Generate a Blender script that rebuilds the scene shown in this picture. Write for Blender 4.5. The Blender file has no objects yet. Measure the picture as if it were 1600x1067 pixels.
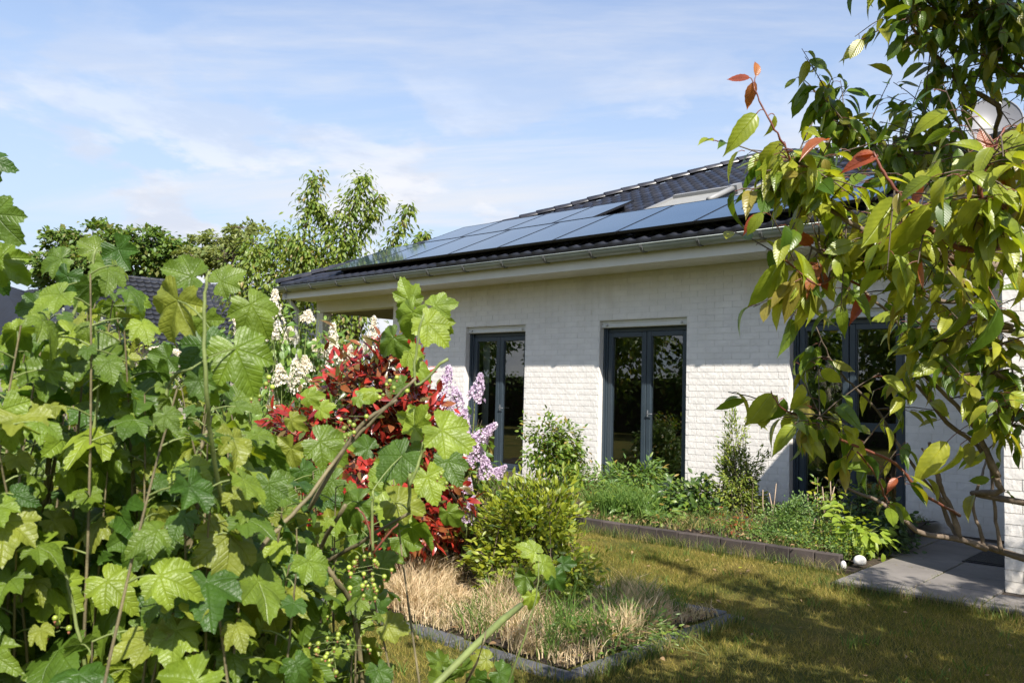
import bpy, math, random
import numpy as np
from mathutils import Matrix, Vector

random.seed(7)
rng = np.random.default_rng(11)
scene = bpy.context.scene
COL = scene.collection

# ------------------------------------------------------------------ camera, world, sun, exposure
CAM_H = 1.35
FPX = 1311.0
def cam_axes(yaw, p, r):
    f = np.array([-math.cos(yaw)*math.cos(p), math.sin(yaw)*math.cos(p), math.sin(p)])
    rt = np.array([math.sin(yaw), math.cos(yaw), 0.0])
    up = np.cross(rt, f)
    c, s = math.cos(r), math.sin(r)
    return np.array([c*rt + s*up, -s*rt + c*up, f])
AX = cam_axes(math.radians(47.84), math.radians(3.57), math.radians(1.455))
cam = bpy.data.cameras.new('camera')
camo = bpy.data.objects.new('camera', cam)
COL.objects.link(camo)
mw = Matrix.Identity(4)
for i in range(3):
    mw[i][0] = AX[0][i]; mw[i][1] = AX[1][i]; mw[i][2] = -AX[2][i]
mw[2][3] = CAM_H
camo.matrix_world = mw
cam.sensor_width = 36.0
cam.lens = FPX/1600*36
cam.clip_start = 0.05
cam.clip_end = 2000
cam.dof.use_dof = True
cam.dof.focus_distance = 5.0
cam.dof.aperture_fstop = 11.0
scene.camera = camo

SUN = np.array([0.595, -0.382, 0.707]); SUN /= np.linalg.norm(SUN)
sun = bpy.data.lights.new('sun', 'SUN')
sun.energy = 5.0
sun.angle = math.radians(0.53)
sun.color = (1.0, 0.94, 0.85)
suno = bpy.data.objects.new('sun', sun)
suno.rotation_euler = Vector(SUN).to_track_quat('Z', 'Y').to_euler()
COL.objects.link(suno)

world = bpy.data.worlds.new('World')
scene.world = world
world.use_nodes = True
wn = world.node_tree.nodes; wl = world.node_tree.links
wn.clear()
wo = wn.new('ShaderNodeOutputWorld'); bg = wn.new('ShaderNodeBackground')
sky = wn.new('ShaderNodeTexSky'); sky.sky_type = 'NISHITA'; sky.sun_disc = False
sky.sun_elevation = math.asin(SUN[2]); sky.sun_rotation = math.atan2(SUN[0], SUN[1])
sky.air_density = 1.0; sky.dust_density = 0.6; sky.ozone_density = 1.2
bg.inputs['Strength'].default_value = 0.105
# thin high cloud and soft low cumulus over the whole dome
tc = wn.new('ShaderNodeTexCoord')
sep = wn.new('ShaderNodeSeparateXYZ'); wl.new(tc.outputs['Generated'], sep.inputs[0])
def wmath(op, a, b=None, c=None, clamp=False):
    n = wn.new('ShaderNodeMath'); n.operation = op; n.use_clamp = clamp
    for i, v in enumerate((a, b, c)):
        if v is None: continue
        if isinstance(v, (int, float)): n.inputs[i].default_value = v
        else: wl.new(v, n.inputs[i])
    return n.outputs[0]
zc = wmath('MAXIMUM', sep.outputs[2], 0.0)
den = wmath('ADD', zc, 0.12)
cx = wmath('DIVIDE', sep.outputs[0], den); cy = wmath('DIVIDE', sep.outputs[1], den)
comb = wn.new('ShaderNodeCombineXYZ'); _a = math.radians(33)
wl.new(wmath('ADD', wmath('MULTIPLY', cx, math.cos(_a)), wmath('MULTIPLY', cy, math.sin(_a))), comb.inputs[0])
wl.new(wmath('SUBTRACT', wmath('MULTIPLY', cy, math.cos(_a)), wmath('MULTIPLY', cx, math.sin(_a))), comb.inputs[1])
def wnoise(vec, scale, detail, rough, dist=0.0, sx=(1,1,1), rot=0.0, loc=(0,0,0)):
    m = wn.new('ShaderNodeMapping'); m.inputs['Scale'].default_value = sx
    m.inputs['Rotation'].default_value = (0, 0, rot); m.inputs['Location'].default_value = loc
    wl.new(vec, m.inputs[0])
    n = wn.new('ShaderNodeTexNoise'); n.inputs['Scale'].default_value = scale
    n.inputs['Detail'].default_value = detail; n.inputs['Roughness'].default_value = rough
    n.inputs['Distortion'].default_value = dist
    wl.new(m.outputs[0], n.inputs['Vector']); return n.outputs['Fac']
def wramp(fac, lo, hi):
    r = wn.new('ShaderNodeMapRange'); r.inputs['From Min'].default_value = lo; r.inputs['From Max'].default_value = hi
    r.interpolation_type = 'SMOOTHSTEP'; wl.new(fac, r.inputs['Value']); return r.outputs[0]
cirrus = wramp(wnoise(comb.outputs[0], 0.9, 8, 0.60, 0.6, (0.30, 1.2, 1), 0, (1.7, .4, 0)), 0.51, 0.72)
puff = wramp(wnoise(tc.outputs['Generated'], 3.6, 7, 0.55, 0.2, (1, 1, 2.6), 0, (0.3, 1.1, 0.2)), 0.44, 0.52)
low = wmath('SUBTRACT', 1.0, wramp(sep.outputs[2], 0.10, 0.46))
puff = wmath('MULTIPLY', puff, low)
hz = wmath('SUBTRACT', 1.0, wramp(sep.outputs[2], 0.02, 0.62))
cl = 0.0
cl = wmath('MAXIMUM', cl, wmath('MULTIPLY', hz, 0.90), clamp=True)
mixc = wn.new('ShaderNodeMix'); mixc.data_type = 'RGBA'
wl.new(cl, mixc.inputs['Factor'])
tint = wn.new('ShaderNodeMix'); tint.data_type = 'RGBA'; tint.blend_type = 'MULTIPLY'; tint.inputs['Factor'].default_value = 1.0
wl.new(sky.outputs[0], tint.inputs[6]); tint.inputs[7].default_value = (1.16, 1.16, 1.26, 1)
wl.new(tint.outputs[2], mixc.inputs[6])
mixc.inputs[7].default_value = (3.45, 4.12, 4.85, 1)
mixp = wn.new('ShaderNodeMix'); mixp.data_type = 'RGBA'
wl.new(wmath('MULTIPLY', puff, 0.85), mixp.inputs['Factor']); mixr = wn.new('ShaderNodeMix'); mixr.data_type = 'RGBA'; wl.new(wmath('MULTIPLY', cirrus, 0.85), mixr.inputs['Factor'])
wl.new(mixc.outputs[2], mixr.inputs[6]); mixr.inputs[7].default_value = (4.75, 4.85, 5.15, 1)
wl.new(mixr.outputs[2], mixp.inputs[6])
shade_ = wnoise(tc.outputs['Generated'], 7.0, 5, 0.6, 0.2, (1, 1, 3.0), 0, (2.3, .1, .2))
mixq = wn.new('ShaderNodeMix'); mixq.data_type = 'RGBA'; wl.new(wramp(shade_, .4, .62), mixq.inputs['Factor'])
mixq.inputs[6].default_value = (4.1, 4.25, 4.8, 1); mixq.inputs[7].default_value = (5.7, 5.6, 5.7, 1)
wl.new(mixq.outputs[2], mixp.inputs[7])
wl.new(mixp.outputs[2], bg.inputs['Color'])
wl.new(bg.outputs[0], wo.inputs['Surface'])

scene.view_settings.view_transform = 'Standard'
scene.view_settings.look = 'None'
scene.view_settings.exposure = 0.80
scene.view_settings.gamma = 1.0
scene.view_settings.use_curve_mapping = False
scene.render.engine = 'CYCLES'
scene.cycles.max_bounces = 7
scene.cycles.transparent_max_bounces = 8
scene.cycles.caustics_reflective = False
scene.cycles.caustics_refractive = False

# ------------------------------------------------------------------ helpers
def ray(x, y):
    return np.array([(x-800)/FPX, -(y-533.5)/FPX, 1.0]) @ AX
def at(x, y, d):                                   # point seen at a pixel, d metres deep
    return ray(x, y)*d + np.array([0, 0, CAM_H])
def at_y(x, y, Y):
    r = ray(x, y); return r*(Y/r[1]) + np.array([0, 0, CAM_H])
def at_z(x, y, z):
    r = ray(x, y); return r*((z-CAM_H)/r[2]) + np.array([0, 0, CAM_H])
def project(P):
    c = AX @ (np.asarray(P, float) - np.array([0, 0, CAM_H]))
    if c[2] < 0.05: return None
    return 800+FPX*c[0]/c[2], 533.5-FPX*c[1]/c[2], c[2]
def norm(v):
    v = np.asarray(v, float); n = np.linalg.norm(v); return v/n if n > 1e-9 else np.array([0, 0, 1.0])

def tag(o, label=None, cat=None, group=None, kind=None):
    if label: o['label'] = label
    if cat: o['category'] = cat
    if group: o['group'] = group
    if kind: o['kind'] = kind
    return o
def empty(name, loc, label=None, cat=None, group=None, kind=None):
    o = bpy.data.objects.new(name, None); COL.objects.link(o); o.location = tuple(float(v) for v in loc)
    o.empty_display_size = 0.1
    return tag(o, label, cat, group, kind)
def wloc(o):
    p = np.zeros(3)
    while o is not None:
        p = p + np.array(o.location); o = o.parent
    return p
def link(name, me, parent=None, mat=None):
    if mat is not None and not me.materials: me.materials.append(mat)
    o = bpy.data.objects.new(name, me); COL.objects.link(o)
    if parent is not None: o.parent = parent
    return o

def tri_mesh(name, V, T, uv=None, smooth=True, mats=None, midx=None):
    me = bpy.data.meshes.new(name)
    V = np.asarray(V, np.float32); T = np.asarray(T, np.int32)
    n = len(T)
    me.vertices.add(len(V)); me.vertices.foreach_set('co', V.ravel())
    me.loops.add(n*3); me.loops.foreach_set('vertex_index', T.ravel())
    me.polygons.add(n); me.polygons.foreach_set('loop_start', np.arange(0, n*3, 3, dtype=np.int32))
    me.polygons.foreach_set('use_smooth', np.full(n, bool(smooth)))
    if midx is not None: me.polygons.foreach_set('material_index', np.asarray(midx, np.int32))
    if uv is not None:
        l = me.uv_layers.new(name='UVMap'); l.data.foreach_set('uv', np.asarray(uv, np.float32)[T.ravel()].ravel())
    me.update(calc_edges=True); me.validate()
    if mats:
        for m in mats: me.materials.append(m)
    return me

class MB:
    def __init__(s): s.V = []; s.F = []; s.S = []
    def add(s, V, F, smooth=False):
        b = len(s.V); s.V += [tuple(float(c) for c in v) for v in V]
        s.F += [tuple(b+i for i in f) for f in F]; s.S += [smooth]*len(F); return s
    def box(s, x0, x1, y0, y1, z0, z1, b=0.0):
        if x0 > x1: x0, x1 = x1, x0
        if y0 > y1: y0, y1 = y1, y0
        if z0 > z1: z0, z1 = z1, z0
        if b <= 0:
            V = [(x0,y0,z0),(x1,y0,z0),(x1,y1,z0),(x0,y1,z0),(x0,y0,z1),(x1,y0,z1),(x1,y1,z1),(x0,y1,z1)]
            return s.add(V, [(0,3,2,1),(4,5,6,7),(0,1,5,4),(1,2,6,5),(2,3,7,6),(3,0,4,7)])
        b = min(b, (x1-x0)*.45, (y1-y0)*.45, (z1-z0)*.45)
        V = []
        xs, ys, zs = (x0, x1), (y0, y1), (z0, z1)
        idx = {}
        for i in range(2):
            for j in range(2):
                for k in range(2):
                    sx, sy, sz = (1, -1)[i], (1, -1)[j], (1, -1)[k]
                    idx[i,j,k,0] = len(V); V.append((xs[i], ys[j]+sy*b, zs[k]+sz*b))
                    idx[i,j,k,1] = len(V); V.append((xs[i]+sx*b, ys[j], zs[k]+sz*b))
                    idx[i,j,k,2] = len(V); V.append((xs[i]+sx*b, ys[j]+sy*b, zs[k]))
        F = []
        for i in range(2):
            q = [idx[i,0,0,0], idx[i,1,0,0], idx[i,1,1,0], idx[i,0,1,0]]; F.append(q if i else q[::-1])
            q = [idx[0,i,0,1], idx[1,i,0,1], idx[1,i,1,1], idx[0,i,1,1]]; F.append(q[::-1] if i else q)
            q = [idx[0,0,i,2], idx[1,0,i,2], idx[1,1,i,2], idx[0,1,i,2]]; F.append(q if i else q[::-1])
        for a in range(2):
            for c in range(2):
                fl = (a + c) % 2
                q = [idx[a,c,0,0], idx[a,c,0,1], idx[a,c,1,1], idx[a,c,1,0]]; F.append(q if fl else q[::-1])
                q = [idx[a,0,c,0], idx[a,1,c,0], idx[a,1,c,2], idx[a,0,c,2]]; F.append(q if fl else q[::-1])
                q = [idx[0,a,c,1], idx[0,a,c,2], idx[1,a,c,2], idx[1,a,c,1]]; F.append(q if fl else q[::-1])
                for k in range(2):
                    q = [idx[a,c,k,0], idx[a,c,k,1], idx[a,c,k,2]]; F.append(q if (a+c+k) % 2 == 0 else q[::-1])
        return s.add(V, F)
    def tube(s, pts, rad, n=6, cap=True):
        pts = [np.asarray(p, float) for p in pts]
        if np.isscalar(rad): rad = [rad]*len(pts)
        V = []; F = []
        ref = np.array([0.31, 0.17, 0.93])
        for i, p in enumerate(pts):
            t = norm(pts[min(i+1, len(pts)-1)] - pts[max(i-1, 0)])
            a = np.cross(t, ref)
            if np.linalg.norm(a) < 0.1: a = np.cross(t, [1, 0, 0])
            a = norm(a); b = np.cross(t, a)
            for k in range(n):
                w = 2*math.pi*k/n
                V.append(p + rad[i]*(math.cos(w)*a + math.sin(w)*b))
        for i in range(len(pts)-1):
            for k in range(n):
                k2 = (k+1) % n
                F.append((i*n+k, i*n+k2, (i+1)*n+k2, (i+1)*n+k))
        if cap:
            F.append(tuple(range(n-1, -1, -1))); F.append(tuple((len(pts)-1)*n+k for k in range(n)))
        return s.add(V, F, True)
    def sheet(s, grid, smooth=True):               # grid[i][j] of points
        ni, nj = len(grid), len(grid[0])
        V = [p for r in grid for p in r]
        F = [(i*nj+j, i*nj+j+1, (i+1)*nj+j+1, (i+1)*nj+j) for i in range(ni-1) for j in range(nj-1)]
        return s.add(V, F, smooth)
    def mesh(s, name, mat=None, off=(0, 0, 0)):
        me = bpy.data.meshes.new(name)
        ox, oy, oz = (float(v) for v in off)
        me.from_pydata([(x-ox, y-oy, z-oz) for x, y, z in s.V], [], s.F)
        me.polygons.foreach_set('use_smooth', s.S); me.update()
        if mat: me.materials.append(mat)
        return me
    def build(s, name, mat, parent=None, at=None): # world coordinates in, placed relative to its parent
        off = wloc(parent) if parent is not None else np.zeros(3)
        if parent is None and at is not None: off = np.asarray(at, float)
        o = link(name, s.mesh(name, mat, off), parent)
        if parent is None and at is not None: o.location = tuple(off)
        return o

def frames(P, D, N, S):
    """arrays of positions, long axis, normal, size -> list of 4x4"""
    P = np.asarray(P, float); D = np.asarray(D, float); N = np.asarray(N, float)
    D = D/np.linalg.norm(D, axis=1, keepdims=True)
    Z = N - (N*D).sum(1, keepdims=True)*D
    Z = Z/np.maximum(np.linalg.norm(Z, axis=1, keepdims=True), 1e-6)
    X = np.cross(D, Z)
    S = np.asarray(S, float)
    if S.ndim == 1: S = np.repeat(S[:, None], 3, 1)
    M = np.zeros((len(P), 4, 4))
    M[:, :3, 0] = X*S[:, :1]; M[:, :3, 1] = D*S[:, 1:2]; M[:, :3, 2] = Z*S[:, 2:3]; M[:, :3, 3] = P; M[:, 3, 3] = 1
    return M

def pieces(parent, name, protos, M, mats, restname, limit=300, which=None, label=None, matsel=None, smooth=True, minpx=4.0):
    """alike pieces: the largest in view as objects sharing meshes, the rest one joined part.
    protos: list of (V, T, uv).  mats: list of materials, chosen by matsel"""
    M = np.asarray(M, float); n = len(M)
    if n == 0: return
    which = rng.integers(0, len(protos), n) if which is None else np.asarray(which)
    matsel = np.zeros(n, int) if matsel is None else np.asarray(matsel)
    c = (M[:, :3, 3] - np.array([0, 0, CAM_H])) @ AX.T
    size = np.linalg.norm(M[:, :3, 1], axis=1) + np.linalg.norm(M[:, :3, 0], axis=1)
    z = np.maximum(c[:, 2], 0.05)
    px = 800+FPX*c[:, 0]/z; py = 533.5-FPX*c[:, 1]/z
    inview = (c[:, 2] > 0.1) & (px > -20) & (px < 1620) & (py > -20) & (py < 1087)
    score = np.where(inview, size/z*FPX*.5, 0)
    order = np.argsort(-score)
    single = [i for i in order[:limit] if score[i] > minpx]
    off = wloc(parent)
    cache = {}
    for i in single:
        key = (int(which[i]), int(matsel[i]))
        if key not in cache:
            V, T, uv = protos[key[0]]
            cache[key] = tri_mesh(name, V, T, uv, smooth, [mats[key[1]]])
        o = bpy.data.objects.new(name, cache[key]); COL.objects.link(o); o.parent = parent
        m = Matrix(M[i].tolist()); m.translation = m.translation - Vector(off)
        o.matrix_basis = m
        if label: o['label'] = label
    sset = set(int(i) for i in single)
    rest = np.array([i for i in range(n) if i not in sset], int)
    if len(rest):
        Vs = []; Ts = []; UV = []; MI = []; b = 0
        for w in range(len(protos)):
            for ms in range(len(mats)):
                sel = rest[(which[rest] == w) & (matsel[rest] == ms)]
                if not len(sel): continue
                V, T, uv = protos[w]; V = np.asarray(V, float); T = np.asarray(T)
                W = np.einsum('nij,vj->nvi', M[sel, :3, :3], V) + M[sel, None, :3, 3] - off
                Vs.append(W.reshape(-1, 3))
                k = np.arange(len(sel))*len(V) + b
                Ts.append((T[None] + k[:, None, None]).reshape(-1, 3))
                if uv is not None: UV.append(np.tile(uv, (len(sel), 1)))
                MI.append(np.full(len(sel)*len(T), ms))
                b += len(sel)*len(V)
        me = tri_mesh(restname, np.concatenate(Vs), np.concatenate(Ts), np.concatenate(UV) if UV else None, smooth, mats, np.concatenate(MI))
        o = link(restname, me, parent); o['kind'] = 'stuff'
        return o

# ------------------------------------------------------------------ materials
def newmat(name):
    m = bpy.data.materials.new(name); m.use_nodes = True
    nt = m.node_tree; nt.nodes.clear()
    out = nt.nodes.new('ShaderNodeOutputMaterial'); b = nt.nodes.new('ShaderNodeBsdfPrincipled')
    nt.links.new(b.outputs[0], out.inputs[0])
    return m, nt, b, out
def mth(nt, op, a, b=None, c=None, clamp=False):
    n = nt.nodes.new('ShaderNodeMath'); n.operation = op; n.use_clamp = clamp
    for i, v in enumerate((a, b, c)):
        if v is None: continue
        if isinstance(v, (int, float)): n.inputs[i].default_value = v
        else: nt.links.new(v, n.inputs[i])
    return n.outputs[0]
def noise(nt, vec, scale, detail=4, rough=.55, dist=0):
    n = nt.nodes.new('ShaderNodeTexNoise'); n.inputs['Scale'].default_value = scale
    n.inputs['Detail'].default_value = detail; n.inputs['Roughness'].default_value = rough
    n.inputs['Distortion'].default_value = dist
    if vec is not None: nt.links.new(vec, n.inputs['Vector'])
    return n.outputs['Fac']
def ramp(nt, fac, stops):
    r = nt.nodes.new('ShaderNodeValToRGB'); e = r.color_ramp.elements
    while len(e) < len(stops): e.new(0.5)
    for i, (p, c) in enumerate(stops):
        e[i].position = p; e[i].color = (*c, 1)
    nt.links.new(fac, r.inputs[0]); return r.outputs[0]
def mixrgb(nt, f, a, b, mode='MIX'):
    n = nt.nodes.new('ShaderNodeMix'); n.data_type = 'RGBA'; n.blend_type = mode
    for s, v in ((n.inputs[0], f), (n.inputs[6], a), (n.inputs[7], b)):
        if isinstance(v, (int, float)): s.default_value = v
        elif isinstance(v, tuple): s.default_value = (*v, 1) if len(v) == 3 else v
        else: nt.links.new(v, s)
    return n.outputs[2]
def bump(nt, b, h, strength=.3, dist=.01):
    n = nt.nodes.new('ShaderNodeBump'); n.inputs['Strength'].default_value = strength; n.inputs['Distance'].default_value = dist
    nt.links.new(h, n.inputs['Height']); nt.links.new(n.outputs[0], b.inputs['Normal']); return n
def objrand(nt):
    o = nt.nodes.new('ShaderNodeObjectInfo'); g = nt.nodes.new('ShaderNodeNewGeometry')
    return mth(nt, 'FRACT', mth(nt, 'ADD', o.outputs['Random'], g.outputs['Random Per Island']))
def worldpos(nt):
    return nt.nodes.new('ShaderNodeNewGeometry').outputs['Position']

def plain(name, col, rough=.6, var=.12, scale=6, bmp=.15, bscale=60, metal=0.0, spec=.5, rnd=.0, bdist=.004):
    m, nt, b, out = newmat(name)
    p = worldpos(nt)
    n1 = noise(nt, p, scale, 5, .6)
    lo = tuple(c*(1-var) for c in col); hi = tuple(min(1, c*(1+var)) for c in col)
    c = ramp(nt, n1, [(.3, lo), (.7, hi)])
    if rnd:
        r = objrand(nt)
        f = mth(nt, 'MULTIPLY_ADD', r, 2*rnd, 1-rnd)
        cmb = nt.nodes.new('ShaderNodeCombineXYZ')
        for i in range(3): nt.links.new(f, cmb.inputs[i])
        c = mixrgb(nt, 1.0, c, cmb.outputs[0], 'MULTIPLY')
    nt.links.new(c, b.inputs['Base Color'])
    b.inputs['Metallic'].default_value = metal
    b.inputs['Specular IOR Level'].default_value = spec
    r2 = mth(nt, 'MULTIPLY_ADD', noise(nt, p, scale*3, 4), .25, rough-.12, clamp=True)
    nt.links.new(r2, b.inputs['Roughness'])
    if bmp: bump(nt, b, noise(nt, p, bscale, 5, .65), bmp, bdist)
    return m

def leafmat(name, a, b2, transl=.35, rough=.42, vein='ovate', third=None, thirdamt=.0, veincol=1.35, spec=.5, tyel=1.0):
    """leaf colour varies from leaf to leaf between a and b2; some leaves take the third colour"""
    m, nt, b, out = newmat(name)
    r = objrand(nt)
    c = mixrgb(nt, r, a, b2)
    if third is not None:
        r2 = mth(nt, 'FRACT', mth(nt, 'MULTIPLY', r, 17.31))
        c = mixrgb(nt, mth(nt, 'GREATER_THAN', r2, 1-thirdamt), c, third)
    uv = nt.nodes.new('ShaderNodeUVMap').outputs[0]
    sp = nt.nodes.new('ShaderNodeSeparateXYZ'); nt.links.new(uv, sp.inputs[0])
    h = None
    if vein == 'ovate':
        x = mth(nt, 'ABSOLUTE', mth(nt, 'SUBTRACT', sp.outputs[0], .5))
        y = sp.outputs[1]
        mid = mth(nt, 'SUBTRACT', 1, mth(nt, 'MULTIPLY', x, 60), clamp=True)
        w = mth(nt, 'SINE', mth(nt, 'MULTIPLY', mth(nt, 'SUBTRACT', y, mth(nt, 'MULTIPLY', x, 1.1)), 62))
        side = mth(nt, 'POWER', mth(nt, 'MULTIPLY_ADD', w, .5, .5), 6)
        v = mth(nt, 'MAXIMUM', mid, mth(nt, 'MULTIPLY', side, .2))
        h = mth(nt, 'ADD', mth(nt, 'MULTIPLY', w, -.07), mth(nt, 'MULTIPLY', mid, -1.2))
    elif vein == 'palmate':
        x = mth(nt, 'MULTIPLY_ADD', sp.outputs[0], 2, -1); y = mth(nt, 'MULTIPLY_ADD', sp.outputs[1], 2, -1)
        best = None
        for ang in (0, 48, -48, 100, -100):
            sx, sy = math.sin(math.radians(ang)), math.cos(math.radians(ang))
            dt = mth(nt, 'ADD', mth(nt, 'MULTIPLY', x, sx), mth(nt, 'MULTIPLY', y, sy))
            cr = mth(nt, 'ABSOLUTE', mth(nt, 'SUBTRACT', mth(nt, 'MULTIPLY', x, sy), mth(nt, 'MULTIPLY', y, sx)))
            neg = mth(nt, 'MULTIPLY', mth(nt, 'LESS_THAN', dt, 0), 5)
            # herring-bone side veins off each main vein
            dd = mth(nt, 'ADD', cr, neg)
            if best is None: best = dd; bd = dt
            else:
                le = mth(nt, 'LESS_THAN', dd, best)
                bd = mth(nt, 'ADD', mth(nt, 'MULTIPLY', le, dt), mth(nt, 'MULTIPLY', mth(nt, 'SUBTRACT', 1, le), bd))
                best = mth(nt, 'MINIMUM', best, dd)
        mid = mth(nt, 'SUBTRACT', 1, mth(nt, 'MULTIPLY', best, 42), clamp=True)
        w = mth(nt, 'SINE', mth(nt, 'MULTIPLY', mth(nt, 'SUBTRACT', bd, mth(nt, 'MULTIPLY', best, .9)), 48))
        side = mth(nt, 'POWER', mth(nt, 'MULTIPLY_ADD', w, .5, .5), 7)
        v = mth(nt, 'MAXIMUM', mid, mth(nt, 'MULTIPLY', side, .3))
        h = mth(nt, 'ADD', mth(nt, 'MULTIPLY', v, -1.1), mth(nt, 'MULTIPLY', noise(nt, uv, 14, 3), 1.2))
    else:
        v = None
    if v is not None:
        c2 = mixrgb(nt, 1.0, c, (veincol, veincol, veincol*.9), 'MULTIPLY')
        c = mixrgb(nt, mth(nt, 'MULTIPLY', v, .42), c, c2)
    blot = ramp(nt, noise(nt, worldpos(nt), 30, 3), [(.3, (.76, .78, .8)), (.7, (1.18, 1.15, 1.1))])
    c = mixrgb(nt, 1.0, c, blot, 'MULTIPLY')
    if vein in ('palmate', 'ovate'):                 # scattered brown specks and scorched patches
        sp2 = mth(nt, 'MULTIPLY', mth(nt, 'SUBTRACT', noise(nt, worldpos(nt), 48, 6, .75), .69), 14, clamp=True)
        c = mixrgb(nt, mth(nt, 'MULTIPLY', sp2, .75), c, (.16, .09, .035))
    nt.links.new(c, b.inputs['Base Color'])
    b.inputs['Roughness'].default_value = rough
    b.inputs['Specular IOR Level'].default_value = spec
    if h is not None: bump(nt, b, h, .55, .0035)
    tr = nt.nodes.new('ShaderNodeBsdfTranslucent')
    tc_ = mixrgb(nt, 1.0, c, (1.9*tyel, 1.75, .75), 'MULTIPLY')
    nt.links.new(tc_, tr.inputs[0])
    mx = nt.nodes.new('ShaderNodeMixShader'); mx.inputs[0].default_value = transl
    nt.links.new(b.outputs[0], mx.inputs[1]); nt.links.new(tr.outputs[0], mx.inputs[2])
    nt.links.new(mx.outputs[0], out.inputs[0])
    return m

MAT = {}
MAT['brick'] = plain('white_painted_brick', (.74, .71, .67), .75, .05, 5, .45, 38, rnd=.03, bdist=.006)
MAT['joint'] = plain('painted_mortar', (.69, .665, .625), .85, .07, 9, .4, 90)
MAT['white'] = plain('cream_trim_paint', (.66, .65, .60), .55, .06, 2.5, .08, 40)
MAT['frame'] = plain('anthracite_frame', (.035, .050, .064), .35, .1, 3, .04, 80)
MAT['shutter'] = plain('grey_shutter', (.60, .60, .57), .5, .08, 4, .05, 60)
MAT['tile'] = plain('glazed_roof_tile', (.020, .021, .027), .34, .35, 3, .15, 40, rnd=.25)
MAT['tileold'] = plain('weathered_roof_tile', (.014, .016, .022), .62, .35, .8, .15, 20, rnd=.25)
MAT['cap'] = plain('hip_cap_tile', (.030, .030, .036), .32, .5, 5, .2, 40, rnd=.4)
MAT['zinc'] = plain('weathered_zinc', (.27, .30, .28), .40, .15, 3, .05, 50, metal=.35)
MAT['bracket'] = plain('bracket_zinc', (.13, .135, .13), .5, .2, 3, .06, 50, metal=.3)
MAT['black'] = plain('black_underlay', (.012, .012, .013), .9, .2, 4, .1)
MAT['panelframe'] = plain('panel_frame', (.02, .02, .022), .4, .1, 4, .03, metal=.5)
MAT['grey'] = plain('pale_grey_sheet', (.45, .45, .43), .5, .06, 4, .04)
MAT['windowgrey'] = plain('roof_window_grey', (.24, .24, .235), .5, .06, 4, .04)
MAT['dullmetal'] = plain('dull_handle', (.16, .17, .18), .4, .06, 4, .0)
MAT['shade'] = plain('roof_window_shade', (.24, .24, .225), .8, .08, 9, .15, 300)
MAT['wood'] = plain('brown_porch_boards', (.15, .12, .095), .6, .3, 4, .2)
MAT['slate'] = plain('slate_blue_panel', (.10, .135, .15), .5, .1, 2, .05)
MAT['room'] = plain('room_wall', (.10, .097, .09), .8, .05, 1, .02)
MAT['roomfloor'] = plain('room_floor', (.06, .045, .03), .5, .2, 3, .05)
MAT['curtain'] = plain('white_curtain', (.6, .6, .58), .9, .05, 3, .1)
MAT['slab'] = plain('terrace_slab', (.185, .168, .152), .85, .22, 2.2, .35, 120, rnd=.06)
MAT['edging'] = plain('slate_grey_edging', (.085, .088, .098), .8, .25, 5, .4, 60, rnd=.12)
MAT['block'] = plain('brown_black_block', (.055, .043, .038), .85, .35, 6, .5, 70, rnd=.3)
MAT['iron'] = plain('black_iron', (.012, .012, .014), .4, .2, 8, .1)
MAT['bark'] = plain('cherry_bark', (.16, .12, .085), .8, .45, 22, .6, 90, bdist=.006)
MAT['twigred'] = plain('red_twig', (.17, .055, .035), .45, .2, 15, .2)
MAT['stem'] = plain('currant_stem', (.15, .125, .065), .7, .4, 20, .5, 120, bdist=.003)
MAT['greenstem'] = plain('green_stem', (.16, .20, .06), .6, .3, 15, .3)
MAT['twig'] = plain('brown_twig', (.10, .075, .05), .8, .3, 15, .3)
MAT['drystem'] = plain('dry_cut_stem', (.36, .27, .19), .8, .3, 15, .3)
MAT['stone'] = plain('white_stone', (.62, .60, .56), .7, .12, 20, .5, 60)
MAT['dish'] = plain('dish_grey', (.19, .19, .20), .45, .05, 3, .02)

def wall_dirt_and_tone(m):  # splash dirt near the ground, brownish vertical streaks towards the top
    nt = m.node_tree; b = nt.nodes['Principled BSDF']; src = b.inputs['Base Color'].links[0].from_socket
    p = worldpos(nt); sx = nt.nodes.new('ShaderNodeSeparateXYZ'); nt.links.new(p, sx.inputs[0])
    lowz = mth(nt, 'SUBTRACT', 1, mth(nt, 'DIVIDE', sx.outputs[2], .55), clamp=True)
    mp = nt.nodes.new('ShaderNodeMapping'); mp.inputs['Scale'].default_value = (3.5, 3.5, .5); nt.links.new(p, mp.inputs[0])
    streak = mth(nt, 'MULTIPLY', mth(nt, 'SUBTRACT', noise(nt, mp.outputs[0], 1.4, 6, .65), .48), 2.2, clamp=True)
    topz = mth(nt, 'MULTIPLY', mth(nt, 'SUBTRACT', sx.outputs[2], 1.9), .8, clamp=True)
    f = mth(nt, 'ADD', mth(nt, 'MULTIPLY', mth(nt, 'MULTIPLY', lowz, lowz), mth(nt, 'MULTIPLY', noise(nt, p, 9, 6, .7), .9)), mth(nt, 'MULTIPLY', mth(nt, 'MULTIPLY', streak, topz), .5), clamp=True)
    nt.links.new(mixrgb(nt, f, src, (.40, .34, .24)), b.inputs['Base Color'])
wall_dirt_and_tone(MAT['brick']); wall_dirt_and_tone(MAT['joint'])
def soil_mat():
    m, nt, b, out = newmat('garden_soil'); p = worldpos(nt)
    c = ramp(nt, noise(nt, p, 9, 8, .7), [(.3, (.018, .012, .008)), (.55, (.055, .038, .024)), (.75, (.12, .085, .05))])
    nt.links.new(c, b.inputs['Base Color']); b.inputs['Roughness'].default_value = .95
    bump(nt, b, noise(nt, p, 40, 8, .7), .9, .03); return m
MAT['soil'] = soil_mat()
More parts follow.
